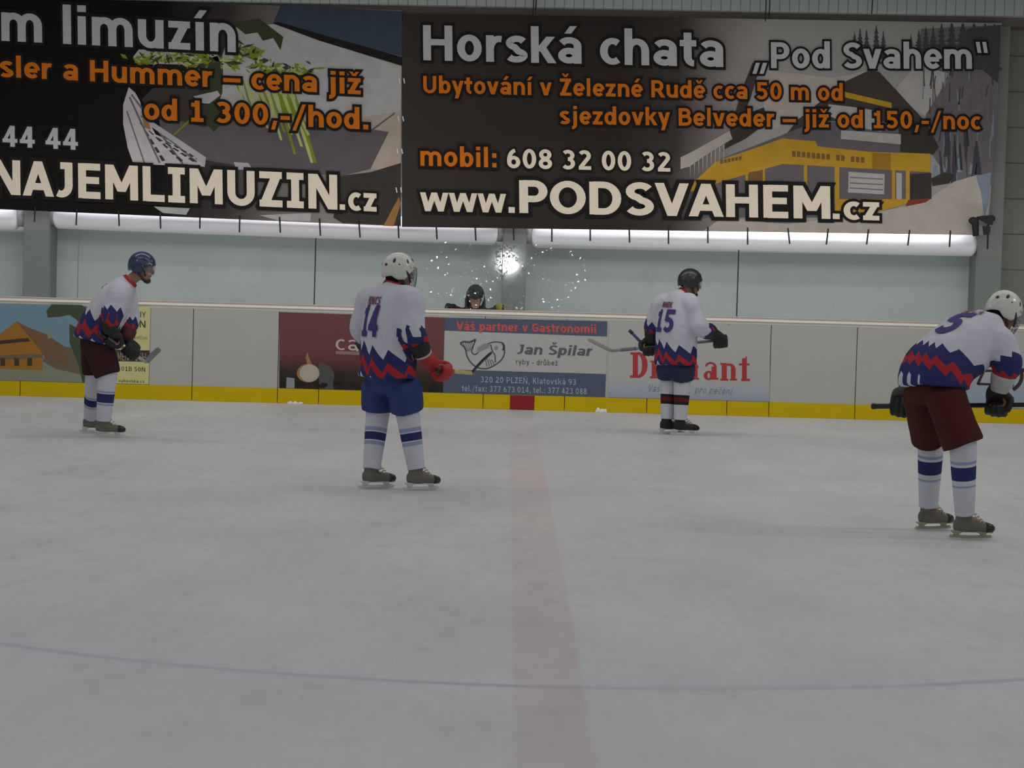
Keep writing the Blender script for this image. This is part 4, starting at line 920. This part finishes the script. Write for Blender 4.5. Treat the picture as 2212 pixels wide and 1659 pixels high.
def make_jersey(person, spine, tw, F, L, arms, m, vox=.014, sdir=None):
    """torso loft hem -> neck plus both sleeves, fused; attribute 'cloth' carries distance from hem/cuff and direction"""
    bm = bmesh.new()
    data = spline([tuple(p) + w for p, w in zip(spine, tw)], 4)
    Pn = [V(s[:3]) for s in data]; rings = []
    for i, s in enumerate(data):
        T = (Pn[min(i + 1, len(Pn) - 1)] - Pn[max(i - 1, 0)]).normalized(); A = (L - T * L.dot(T)).normalized(); rings.append((Pn[i], A * s[3], T.cross(A) * s[4]))
    ring_loft(bm, rings, 30, 2.4)
    paths = []
    for a in arms:
        sh, el, cu = a[0], a[1], a[2]; e2 = cu + (cu - el).normalized() * .02
        limb(bm, [spine[3].lerp(sh, .45), sh, sh.lerp(el, .5), el, el.lerp(cu, .55), e2], [.105, .112, .102, .098, .090, a[3] if len(a) > 3 else .080], F, 20, 4)
        paths.append((sh, el, e2))
    bm = fuse(bm, vox, 5)
    tot = [0]
    for a, b in zip(Pn, Pn[1:]): tot.append(tot[-1] + (b - a).length)
    vals = []
    for v in bm.verts:
        p = v.co; best = (9, 0, 0)
        for i in range(len(Pn) - 1):
            d, t = seg_near(p, Pn[i], Pn[i + 1])
            if d / .21 < best[0]: best = (d / .21, tot[i] + (tot[i + 1] - tot[i]) * t, Pn[i].lerp(Pn[i + 1], t))
        if sdir is not None: best = (best[0], max(0, min(.59, (p - spine[0]).dot(sdir))), best[2])
        val = (best[1], (p - best[2]).dot(L), (p - best[2]).dot(F)); b0 = best[0]
        for sh, el, cu in paths:
            for a, b, s0 in ((el, cu, 0), (sh, el, 1)):
                d, t = seg_near(p, a, b)
                if d / .105 < b0:
                    b0 = d / .105; s = (1 - t) * (b - a).length + ((cu - el).length if s0 else 0)
                    ax = (b - a).normalized(); l2 = (L - ax * L.dot(ax)).normalized(); f2 = ax.cross(l2)
                    q = p - a.lerp(b, t); an = math.atan2(q.dot(l2), q.dot(f2)) * .55; val = (min(.59, s * 1.3 + .035), math.sin(an) * .05, math.cos(an) * .05)
        vals.append(val)
        v.co += v.normal * (noise.noise(V((p.x * 9, p.y * 9, p.z * 5))) * .010 + noise.noise(p * 18) * .004)
    tree = BVHTree.FromBMesh(bm)
    j = part('jersey', bm, m, person, True)
    at_ = j.data.attributes.new('cloth', 'FLOAT_VECTOR', 'POINT')
    at_.data.foreach_set('vector', [c for v in vals for c in v])
    T = (Pn[-1] - Pn[-3]).normalized(); A = (L - T * L.dot(T)).normalized()
    bm = bmesh.new(); limb(bm, [Pn[-1] - T * .022, Pn[-1] - T * .004, Pn[-1] + T * .016], [(tw[-1][0] * 1.07, tw[-1][1] * 1.1), (tw[-1][0] * 1.02, tw[-1][1] * 1.05), (tw[-1][0] * .93, tw[-1][1] * .95)], A, 24, 2)
    part('collar', bm, mat('collar_red', RED, .8), j, True)
    return j, tree

def on_back(jersey, tree, name, text, O, right, up, out, em, m, pen=(.2, .14), sx=.72):
    """letters laid on the cloth: found by looking from outside (out) onto the jersey"""
    bm = bmesh.new(); w, q = strokes(text, pen)
    for f in q:
        cs = [f[1], f[2], f[3], f[4]]
        n = 3; gridp = {}
        for i in range(n + 1):
            for k in range(n + 1):
                s, t = i / n, k / n
                x = (cs[0][0] * (1 - s) + cs[1][0] * s) * (1 - t) + (cs[3][0] * (1 - s) + cs[2][0] * s) * t
                y = (cs[0][1] * (1 - s) + cs[1][1] * s) * (1 - t) + (cs[3][1] * (1 - s) + cs[2][1] * s) * t
                p = O + right * ((x - w / 2) * em * sx) + up * (y * em)
                hit = tree.ray_cast(p + out * .6, -out, 1.2)
                gridp[i, k] = bm.verts.new((hit[0] if hit[0] else p + out * .15) + out * (.007 + f[0]))
        for i in range(n):
            for k in range(n): bm.faces.new((gridp[i, k], gridp[i + 1, k], gridp[i + 1, k + 1], gridp[i, k + 1]))
    return part(name, bm, m, jersey)

def make_pants(person, waist, hips, knees, L, F, m, r_hem=(.125, .13), hipw=(.19, .16), vox=.014, piping=None):
    bm = bmesh.new()
    mid = (hips[0] + hips[1]) / 2
    ring_loft(bm, [(waist, L * .19, F * .15), (waist.lerp(mid, .5), L * hipw[0], F * hipw[1]), (mid, L * hipw[0], F * hipw[1]), (mid - V((0, 0, .07)), L * hipw[0] * .9, F * hipw[1] * .9)], 26, 2.4)
    for hp, kn in zip(hips, knees):
        ext = kn + (kn - hp).normalized() * .012
        limb(bm, [hp + (hp - kn).normalized() * .05, hp, hp.lerp(kn, .5), ext], [(.09, .105), (.122, .137), (.118, .138), r_hem], L, 22, 4, 2.5)
    bm = fuse(bm, vox, 4)
    for v in bm.verts: v.co += v.normal * noise.noise(v.co * 8) * .006
    return part('pants', bm, m, person, True)

def make_sock(person, top, knee, ankle, m, side_ref, r=(.096, .090, .082, .072, .064)):
    low = ankle + (ankle - knee).normalized() * .012
    pts = [top, knee, knee.lerp(ankle, .35), knee.lerp(ankle, .75), low]
    bm = bmesh.new(); rg = limb(bm, pts, [(x, x * 1.08) for x in r], side_ref, 20, 7)
    acc = [0]
    for a, b in zip(rg, rg[1:]): acc.append(acc[-1] + (b[0] - a[0]).length)
    o = part('sock', bm, m, person, True)
    vals = []
    for i in range(len(rg)): vals += [acc[-1] - acc[i], 0.0, 0.0] * 20
    a_ = o.data.attributes.new('cloth', 'FLOAT_VECTOR', 'POINT'); a_.data.foreach_set('vector', vals)
    return o

def make_body(label, base, h, spine, L, F, arms, legs, group=None, hs=1.0):
    """one skin from head to toe; arms = (shoulder, elbow, wrist, grip, axis, side), legs = (hip, knee, ankle, toe direction)"""
    bm = bmesh.new(); head_shell(bm, h)
    nk = spine[-1]
    limb(bm, [spine[-2].lerp(nk, .6), nk, h(-.01, 0, -.05)], [.062, .058, .056], h.L, 14, 3)
    dat = [(spine[0], .15, .10), (spine[1], .135, .095), (spine[2], .15, .10), (spine[3], .13, .075), (spine[3].lerp(nk, .6), .075, .058)]
    rings = []
    for i, (p, a, b) in enumerate(dat):
        T = (dat[min(i + 1, 4)][0] - dat[max(i - 1, 0)][0]).normalized(); A = (L - T * L.dot(T)).normalized(); rings.append((p, A * a, T.cross(A) * b))
    ring_loft(bm, rings, 22, 2.2)
    for sh, el, wr, gp, ax, sd in arms:
        limb(bm, [spine[3].lerp(sh, .3), sh, sh.lerp(el, .5), el, el.lerp(wr, .4), wr], [.052, .056, .046, .038, .037, .025], F, 14, 3)
        b_ = bmesh.new(); hand_shell(b_, gp + (wr - gp) / hs, gp, ax, sd)
        for v_ in b_.verts: v_.co = gp + (v_.co - gp) * hs
        m_ = bpy.data.meshes.new('tmp'); b_.to_mesh(m_); b_.free(); bm.from_mesh(m_); bpy.data.meshes.remove(m_)
    for hp, kn, an, td in legs:
        limb(bm, [spine[0].lerp(hp, .6), hp, hp.lerp(kn, .5), kn, kn.lerp(an, .35), an], [.06, .066, .066, .055, .055, .036], L, 14, 3)
        d = V((td[0], td[1], 0)).normalized(); limb(bm, [an, an + d * .04 + V((0, 0, -.05)), an + d * .13 + V((0, 0, -.07))], [.034, .030, .024], V((0, 0, 1)), 10, 2)
    bm = fuse(bm, .0105, 2)
    o = build('person', bm, M_skin, None, base, True, base); tag(o, label, 'person', group)
    for s in (1, -1):
        b = bmesh.new(); c = h(.084, s * .032, .008); ball(b, c, h.F * .012, h.L * .015, h.U * .009, 10, 8, 0); ball(b, h(.0945, s * .032, .008), h.F * .003, h.L * .006, h.U * .006, 8, 6, 1)
        e = part('eye', b, [M_eyew, M_hair], o, True)
    b = bmesh.new(); limb(b, [h(.084, .026, -.071), h(.101, 0, -.070), h(.084, -.026, -.071)], [.005, .0065, .005], h.U, 8, 4); part('mouth', b, M_lips, o, True)
    return o
def make_hair(person, h, m=M_hair):
    bm = bmesh.new(); g = []
    for j in range(7):
        z = .03 - j * .023; r = 1 - .03 * j
        g.append([bm.verts.new(h(-.008 + math.cos(p) * .107 * r, math.sin(p) * .084 * r, z)) for p in [(1.75 + (2 * PI - 3.5) * i / 18) for i in range(19)]])
    for a, b in zip(g, g[1:]):
        for i in range(18): bm.faces.new((a[i], a[i + 1], b[i + 1], b[i]))
    bmesh.ops.solidify(bm, geom=bm.faces[:], thickness=.012); part('hair', bm, m, person, True)

def make_stick(label, butt, heel, toe, up, m_shaft, m_blade, m_tape=None, tapes=(), blade_h=.068, curve=.03):
    base = V((heel.x, heel.y, heel.z - .03)); root = empty('hockey_stick', base); tag(root, label, 'hockey stick')
    d = (heel - butt).normalized(); ref = up - d * up.dot(d); ref.normalize()
    bm = bmesh.new(); limb(bm, [butt, butt.lerp(heel, .5), heel], [(.0155, .0105)] * 3, ref, 12, 2, 4); sh = part('shaft', bm, m_shaft, root, True)
    bl = (toe - heel); n = d.cross(bl).normalized(); bu = bl.normalized().cross(n).normalized()
    bm = bmesh.new(); pts = []
    for i in range(9):
        t = i / 8; pts.append(heel.lerp(toe, t) + n * curve * t * t - bu * .0)
    limb(bm, pts, [(blade_h * .32, .008)] + [(blade_h * .5, .006)] * 7 + [(blade_h * .36, .005)], bu, 14, 1, 3.5); part('blade', bm, m_blade, root, True)
    for a, b, mm in tapes:
        bm = bmesh.new(); limb(bm, [butt + d * a, butt + d * b], [(.019, .0135)] * 2, ref, 12, 4, 3.5); part('grip_tape', bm, mm, sh, True)
    bm = bmesh.new(); limb(bm, [butt - d * .012, butt + d * .0, butt + d * .025], [(.018, .014), (.023, .018), (.019, .014)], ref, 12, 2, 3); part('butt_knob', bm, m_tape or M_blackp, sh, True)
    return root

def sock_mat(name, stops): return band_material(name, stops, .6, base_bump=.15)
SW, SB, SL = (196, 196, 204), (38, 42, 92), (140, 148, 182)
M_navycuff = M_blackp; M_glv = mat('glove_black', (30, 30, 31), .6, .25, 24, .4)

# ---- crouched skater in blue helmet, left
def player(Y0, J, F, label, jersey_m, pants_m, sock_m, skate_cols, helmet, gloves, tw, group='hockey players on the ice', hem=(.112, .125), vox=.013, sleeves=(.078, .078), waist_drop=.0, sdir=None):
    F = V(F).normalized(); L = V((-F.y, F.x, 0))
    q = lambda k: at(J[k][0], J[k][1], Y0 + (J[k][2] if len(J[k]) > 2 else 0))
    spine = [q('hem'), q('waist'), q('chest'), q('shoulders'), q('neck')]
    hd = Frame(q('head'), V(J['face']), V(J['crown']))
    armj = []
    for s in ('R', 'L'): armj.append((q('sh' + s), q('el' + s), q('wr' + s), q('gr' + s), V(J['ax' + s]).normalized(), -1 if s == 'R' else 1))
    legs = []
    for s in ('R', 'L'): legs.append((q('hip' + s), q('kn' + s), q('an' + s), J['toe' + s]))
    foot = [at(J['an' + s][0], J['an' + s][1], Y0 + J['an' + s][2]) for s in 'RL']
    base = V(((foot[0].x + foot[1].x) / 2, (foot[0].y + foot[1].y) / 2, 0))
    me = make_body(label, base, hd, spine, L, F, armj, legs, group, 1.22)
    he = make_helmet(me, hd, **helmet)
    j, tree = make_jersey(me, spine, tw, F, L, [(a[0], a[1], a[2] + (a[1] - a[2]).normalized() * .075, sl) for a, sl in zip(armj, sleeves)], jersey_m, vox, sdir)
    make_pants(me, spine[0].lerp(spine[1], .3) - V((0, 0, waist_drop)), [l[0] for l in legs], [l[1] for l in legs], L, F, pants_m, hem, vox=vox)
    for i, (hp, kn, an, td) in enumerate(legs):
        make_sock(me, kn.lerp(hp, .18), kn + (an - kn) * .04, an, sock_m, L)
        make_skate(me, an, td, 0.0, *skate_cols)
    for a, g in zip(armj, gloves): make_glove(me, a[2], a[1], a[3], a[4], a[5], *g)
    return me, j, tree, spine, F, L, armj, hd

M_num = mat('number_violet', (62, 48, 112), .8); M_name = mat('name_plum', (112, 44, 78), .8)
M_white_h = mat('helmet_white', (140, 139, 134), .22, .05, 12, spec=.6, k=2.5); M_cagew = mat('cage_white', (150, 150, 148), .4)
M_maroon = mat('pants_maroon', (44, 15, 16), .9, .2, 14); M_maroon2 = mat('pants_brick', (62, 15, 12), .9, .2, 14)
M_blue = mat('pants_blue', (34, 52, 104), .75, .25, 14); M_navyp = mat('pants_navy', (36, 40, 72), .8, .2, 14)
M_grboot = mat('boot_grey', (96, 94, 84), .55, .25, 30); M_blboot = mat('boot_black', (26, 25, 25), .5, .2, 30)

# skater 1
Y0 = 23.78
J = dict(hem=(206, 736, 0), waist=(216, 703, 0), chest=(247, 650, 0), shoulders=(265, 624, 0), neck=(281, 607, 0), head=(307, 578, 0), face=(1, -.12, -.14), crown=(.12, 0, 1),
         shR=(258, 634, -.20), elR=(243, 684, -.29), wrR=(235, 715, -.25), grR=(243, 736, -.20), axR=(.75, .25, -.55),
         shL=(271, 636, .19), elL=(282, 690, .16), wrL=(270, 733, .02), grL=(281, 757, -.06), axL=(.75, .25, -.55),
         hipR=(214, 752, -.1), knR=(232, 808, -.12), anR=(224, 907, -.10), toeR=(1, .05), hipL=(206, 752, .1), knL=(206, 806, .12), anL=(196, 900, .42), toeL=(1, .1))
H1 = mat('helmet_blue', (28, 44, 78), .2, .08, 12, spec=.7)
me, j, tree, sp, F, L, ar, hd = player(Y0, J, (1, 0, 0), 'crouched skater in blue helmet, white jersey and maroon pants', jersey_material('jersey_cloth_a', .03, 0, 12, .07), M_maroon,
    sock_mat('sock_a', [(0, SW), (.155, SL), (.175, SW), (.185, SB), (.27, SW), (.28, SL), (.30, SW)]), (M_grboot, M_blackp), dict(m=H1, m_trim=M_blackp),
    [(M_glv, M_glv, None, 1.12), (M_glv, mat('glove_maroon', (74, 24, 26), .6), None, 1.2)], [(.25, .21), (.25, .20), (.25, .175), (.20, .13), (.085, .08)])
T = (sp[3] - sp[1]).normalized(); out = (T.cross(L)).normalized()
if out.dot(F) > 0: out = -out
on_back(j, tree, 'back_lettering', 'NICKA', sp[3] - T * .10 + out * .1, -L, T, out, .085, M_name)
ga, gb = at(243, 736, Y0 - .20), at(281, 757, Y0 - .06); d = (gb - ga).normalized()
make_stick('hockey stick with pale grey blade held low by the blue-helmeted skater', ga - d * .16, at(316, 782, Y0 + .12), at(342, 751, Y0 + .16), V((0, 0, 1)), mat('shaft_white', (170, 170, 160), .5), mat('blade_grey', (128, 126, 126), .5), None, [(0, .1, M_blackp)])

# skater 2
Y0 = 19.1
J = dict(hem=(836, 815, 0), waist=(838, 765, 0), chest=(842, 690, 0), shoulders=(845, 642, .01), neck=(852, 615, .02), head=(862, 588, .03), face=(.92, .38, -.06), crown=(.03, 0, 1),
         shR=(886, 650, -.15), elR=(890, 716, -.24), wrR=(913, 762, -.16), grR=(953, 800, -.02), axR=(.30, .95, .0),
         shL=(800, 648, .17), elL=(782, 708, .24), wrL=(798, 757, .42), grL=(812, 772, .50), axL=(.5, .6, -.4),
         hipR=(872, 832, -.06), knR=(879, 884, .0), anR=(899, 1010, -.02), toeR=(.88, .48), hipL=(820, 832, .1), knL=(817, 884, .13), anL=(803, 1010, .03), toeL=(.86, .50))
M_redglove = mat('glove_red', (168, 40, 36), .6, .2, 20)
me, j, tree, sp, F, L, ar, hd = player(Y0, J, (.84, .54, 0), 'standing skater in white helmet, jersey number 14 and blue pants', jersey_material('jersey_cloth_b', .03, .2), M_blue,
    sock_mat('sock_b', [(0, SW), (.185, SL), (.215, SW), (.225, SB), (.285, SW), (.295, SL), (.325, SW)]), (M_grboot, M_blackp), dict(m=M_white_h, m_trim=M_cagew, cage=True),
    [(M_redglove, M_glv, mat('glove_pipe', (184, 180, 172), .6)), (M_glv, M_glv)], [(.255, .20), (.255, .19), (.245, .18), (.195, .13), (.085, .085)])
make_hair(me, hd)
T = (sp[3] - sp[1]).normalized(); out = -F
on_back(j, tree, 'number', '14', sp[2] - T * .135, -L, T, out, .34, M_num, (.21, .14), .56)
on_back(j, tree, 'back_lettering', 'KNCS', sp[2] + T * .115, -L, T, out, .085, M_name)
g = at(953, 800, Y0 - .02); ax = V((.30, .95, .0)).normalized()
heel = at(1019, 806, Y0 + 1.0); d = (heel - g).normalized()
make_stick('hockey stick with yellow shaft and black blade held by number 14', g - d * .10, heel, at(1056, 757, Y0 + 1.05), V((0, 0, 1)), mat('shaft_yellow', (196, 176, 96), .5), mat('blade_black', (32, 30, 30), .6), None, [(.02, .5, mat('tape_red', (186, 44, 52), .6))], .075)

# skater 3
Y0 = 26.3
J = dict(hem=(1460, 788, 0), waist=(1461, 745, 0), chest=(1463, 690, 0), shoulders=(1466, 650, .01), neck=(1479, 634, .02), head=(1491, 611, .03), face=(.93, .3, -.12), crown=(.05, 0, 1),
         shR=(1492, 658, -.13), elR=(1512, 708, -.20), wrR=(1540, 720, .0), grR=(1556, 735, .12), axR=(-.98, .18, -.10),
         shL=(1430, 658, .15), elL=(1411, 705, .22), wrL=(1407, 735, .26), grL=(1404, 752, .27), axL=(-.98, .18, -.10),
         hipR=(1474, 792, -.06), knR=(1474, 818, -.02), anR=(1470, 905, -.05), toeR=(.97, .2), hipL=(1446, 792, .08), knL=(1446, 816, .1), anL=(1441, 903, .06), toeL=(.97, .2))
H3 = mat('helmet_black', (28, 28, 28), .25, .1, 12, spec=.6)
me, j, tree, sp, F, L, ar, hd = player(Y0, J, (.84, .54, 0), 'skater in black helmet, jersey number 15 and navy pants by red-lettered advert', jersey_material('jersey_cloth_c', .03, .22), M_navyp,
    sock_mat('sock_c', [(0, SW), (.16, (40, 26, 28)), (.195, (96, 24, 30)), (.235, (40, 26, 28)), (.265, SW)]), (M_blboot, M_blboot), dict(m=H3, m_trim=M_blackp),
    [(M_glv, M_glv), (M_glv, M_glv)], [(.245, .20), (.245, .19), (.24, .175), (.19, .125), (.085, .08)])
T = (sp[3] - sp[1]).normalized(); out = -F
on_back(j, tree, 'number', '15', sp[2] - T * .135, -L, T, out, .33, M_num, (.19, .15))
on_back(j, tree, 'back_lettering', 'ANEK', sp[2] + T * .125, -L, T, out, .085, M_name)
ga, gb = at(1556, 735, Y0 + .12), at(1404, 752, Y0 + .27); d = (gb - ga).normalized()
make_stick('pale stick held level behind number 15 with thin blade toward the fish advert', ga - d * .06, at(1322, 758, Y0 + .36), at(1270, 733, Y0 + .40), V((0, 0, 1)), mat('shaft_grey', (140, 140, 142), .5), mat('blade_pale', (150, 148, 142), .5), None, [(.98, 1.15, mat('tape_grey', (112, 110, 110), .6))], .045, .02)
p0, p1 = at(1362, 716, Y0 + .36), at(1412, 768, Y0 + .34)
root = empty('short_stick', p1); tag(root, 'short dark blue stick poking up-left from the glove of number 15', 'stick')
bm = bmesh.new(); limb(bm, [p0, p1], [(.012, .016)] * 2, V((0, 1, 0)), 10, 4, 3.5); part('shaft', bm, mat('shaft_blue', (62, 66, 110), .5), root, True)
bm = bmesh.new(); limb(bm, [p0 - (p1 - p0).normalized() * .02, p0 + (p1 - p0).normalized() * .03], [(.015, .019)] * 2, V((0, 1, 0)), 10, 2, 3); part('end_tape', bm, mat('tape_dark', (50, 48, 56), .6), root, True)

# skater 4
Y0 = 16.7
J = dict(hem=(2016, 838, 0), waist=(2026, 798, .03), chest=(2092, 738, .18), shoulders=(2130, 712, .26), neck=(2152, 700, .30), head=(2168, 675, .32), face=(.80, .35, -.48), crown=(.45, .2, .85),
         shR=(2160, 742, .04), elR=(2176, 785, .0), wrR=(2160, 838, .06), grR=(2152, 875, .12), axR=(.95, -.28, -.03),
         shL=(2110, 705, .44), elL=(2010, 790, .62), wrL=(1958, 848, .50), grL=(1948, 877, .44), axL=(.95, -.28, -.03),
         hipR=(2040, 850, -.10), knR=(2080, 958, -.14), anR=(2084, 1108, -.07), toeR=(.99, .1), hipL=(1992, 848, .15), knL=(2011, 946, .34), anL=(2006, 1090, .45), toeL=(.82, .4))
me, j, tree, sp, F, L, ar, hd = player(Y0, J, (.82, .57, 0), 'skater in white helmet bent forward in brick red pants at the right', jersey_material('jersey_cloth_d', .012, .1, 13, .05, .11), M_maroon2,
    sock_mat('sock_d', [(0, SW), (.20, SL), (.215, SW), (.25, SB), (.345, SW), (.365, SL), (.385, SW)]), (M_grboot, M_blackp, 1.0, mat('holder_yellowish', (160, 156, 128), .5)), dict(m=M_white_h, m_trim=M_cagew, cage=True),
    [(M_glv, mat('cuff_white', (178, 176, 176), .6)), (M_glv, M_glv)], [(.26, .195), (.26, .195), (.255, .185), (.205, .14), (.09, .085)], hem=(.13, .138), sleeves=(.07, .078), sdir=V((.36, .25, .9)).normalized())
make_hair(me, hd)
T = (sp[3] - sp[1]).normalized(); out = T.cross(L).normalized()
if out.z < 0: out = -out
on_back(j, tree, 'number', '5', sp[2] - T * .19, -L, T, out, .40, M_num, (.2, .16))
on_back(j, tree, 'back_lettering', 'NICA', sp[2] + T * .11, -L, T, out, .09, M_name)
ga, gb = at(1948, 877, Y0 + .44), at(2152, 875, Y0 + .12); d = (gb - ga).normalized()
make_stick('black stick held across the thighs of the bent skater, butt knob at left', ga - d * .21, gb + d * .62, gb + d * .72 + V((.10, -.05, -.16)), V((0, 0, 1)), mat('shaft_black', (30, 29, 30), .5), mat('blade_black2', (34, 32, 32), .6), None, [(.0, .18, M_blackp)])

# ---- hooded spectator leaning on the boards behind the glass
Ys = 30.75
b = lambda u, v, dy=0: at(u, v, Ys + dy)
hd = Frame(b(1027, 643), V((.05, -.9, -.42)), V((0, -.30, .95)))
sp = [V((b(1027, 643).x, Ys + .16, z)) for z in (.62, .78, 1.0, 1.14, 1.24)]
F = V((0, -1, 0)); L = V((1, 0, 0))
arms = []
for s in (-1, 1):
    sh = sp[3] + V((s * .17, 0, -.01)); el = sp[2] + V((s * .30, -.16, .19)); wr = V((sp[3].x + s * .27, Ys - .28, 1.222)); gp = wr + V((s * .06, -.04, .0))
    arms.append((sh, el, wr, gp, V((0, .95, .3)), 1 if s > 0 else -1))
legs = []
for s in (-1, 1): legs.append((sp[0] + V((s * .1, 0, -.06)), sp[0] + V((s * .11, -.05, -.30)), V((sp[0].x + s * .11, Ys + .18, .08)), (0, -1)))
me = make_body('spectator in black hooded jacket and dark cap looking down behind the glass', V((sp[0].x, Ys + .16, 0)), hd, sp, L, F, arms, legs)
M_coat = mat('coat_black', (34, 33, 36), .8, .2, 18, .3)
bm = bmesh.new()
ring_loft(bm, [(p, L * a, F * c) for p, a, c in ((V((sp[0].x, Ys + .16, .48)), .20, .16), (sp[1], .20, .15), (sp[2], .21, .15), (sp[3], .20, .13), (sp[4], .12, .10))], 24, 2.4)
for a in arms: limb(bm, [sp[3].lerp(a[0], .4), a[0], a[0].lerp(a[1], .5), a[1], a[1].lerp(a[2], .6), a[2]], [.085, .085, .075, .068, .058, .05], F, 16, 3)
# hood: open shell round the head
g = []
for jx in range(9):
    t = jx / 8; z = -.17 + .325 * math.sin(t * PI / 2); r = math.sqrt(max(.02, 1 - max(0, (z - .02) / .145) ** 2)) * (1.14 if z < 0 else 1)
    g.append((hd(-.018, 0, z), hd.L * .115 * r, hd.F * .125 * r))
b2_ = bmesh.new(); ring_loft(b2_, g, 28, 2.1)
kill = [f for f in b2_.faces if (f.calc_center_median() - hd.c).dot(hd.F) > .035 and -.13 < (f.calc_center_median() - hd.c).dot(hd.U) < .10]
bmesh.ops.delete(b2_, geom=kill, context='FACES'); bmesh.ops.recalc_face_normals(b2_, faces=b2_.faces[:]); bmesh.ops.solidify(b2_, geom=b2_.faces[:], thickness=.012)
bm = fuse(bm, .014, 3); co = part('jacket', bm, M_coat, me, True); part('hood', b2_, M_coat, co, True)
bm = bmesh.new(); limb(bm, [hd(.09, .062, -.06), hd(.072, .092, .02), hd(.05, .096, .07)], [.008, .010, .006], hd.L, 8, 4); part('hood_lining', bm, mat('lining_pale', (170, 174, 178), .7), co, True)
bm = bmesh.new(); ring_loft(bm, [(hd(-.004, 0, z), hd.L * a, hd.F * c) for z, a, c in ((.026, .082, .106), (.05, .083, .106), (.09, .075, .096), (.13, .055, .07), (.155, .03, .038), (.166, .01, .012))], 24, 2); part('knit_cap', bm, mat('cap_dark', (36, 40, 40), .9, .3, 40, .5), me, True)
bm = bmesh.new()
ring_loft(bm, [(sp[0] + V((0, 0, .06)), L * .165, F * .13), (sp[0] + V((0, 0, -.05)), L * .17, F * .13)], 20, 2.3)
for l in legs: limb(bm, [l[0], l[1], l[2] + V((0, 0, .02))], [.098, .078, .062], L, 16, 4)
part('trousers', fuse(bm, .014, 3), mat('trouser_grey', (52, 52, 58), .8), me, True)
for l in legs:
    bm = bmesh.new(); c = l[2]; ring_loft(bm, [(V((c.x, c.y + f, z)), L * a, V((0, 0, q))) for f, z, a, q in ((.06, .05, .03, .045), (.0, .052, .042, .052), (-.08, .045, .046, .045), (-.16, .035, .042, .034), (-.19, .03, .02, .02))], 16, 2.5); part('shoe', bm, M_blackp, me, True)
for a in arms:
    bm = bmesh.new(); hand_shell(bm, a[2], a[3], a[4], a[5])
    for v in bm.verts: v.co = a[3] + (v.co - a[3]) * 1.12
    part('glove', fuse(bm, .006, 2), M_blackp, me, True)
# dark shelf on the spectator's side of the boards and a small yellow thing on it
x0, x1 = at(968, 668, 30.4).x, at(1094, 668, 30.4).x
bm = bmesh.new(); box(bm, x0, x1, 30.18, 30.50, 1.135, 1.158, .004); top = part
sh = empty('shelf', V(((x0 + x1) / 2, 30.4, 0))); tag(sh, 'dark shelf behind the boards under the spectator', 'shelf')
part('shelf_top', bm, mat('shelf_maroon', (60, 34, 34), .6), sh)
for x in (x0 + .05, x1 - .05):
    bm = bmesh.new(); box(bm, x - .02, x + .02, 30.42, 30.46, -.004, 1.136); part('leg', bm, M_blackp, sh)
p = V((at(1078, 662, 30.35).x, 30.30, 1.158)); root = empty('cup', p); tag(root, 'small yellow cup on the shelf beside the spectator', 'cup')
bm = bmesh.new(); ring_loft(bm, [(p + V((0, 0, z)), V((r, 0, 0)), V((0, r, 0))) for z, r in ((0, .030), (.115, .040), (.128, .041), (.124, .036), (.012, .026))], 20, 2); part('cup_wall', bm, mat('cup_yellow', (196, 172, 30), .5), root, True)
bm = bmesh.new(); tube(bm, [p + V((.036, 0, .09)), p + V((.065, 0, .085)), p + V((.065, 0, .04)), p + V((.030, 0, .03))], .005, 8, 3); part('handle', bm, mat('cup_yellow', (196, 172, 30)), root, True)
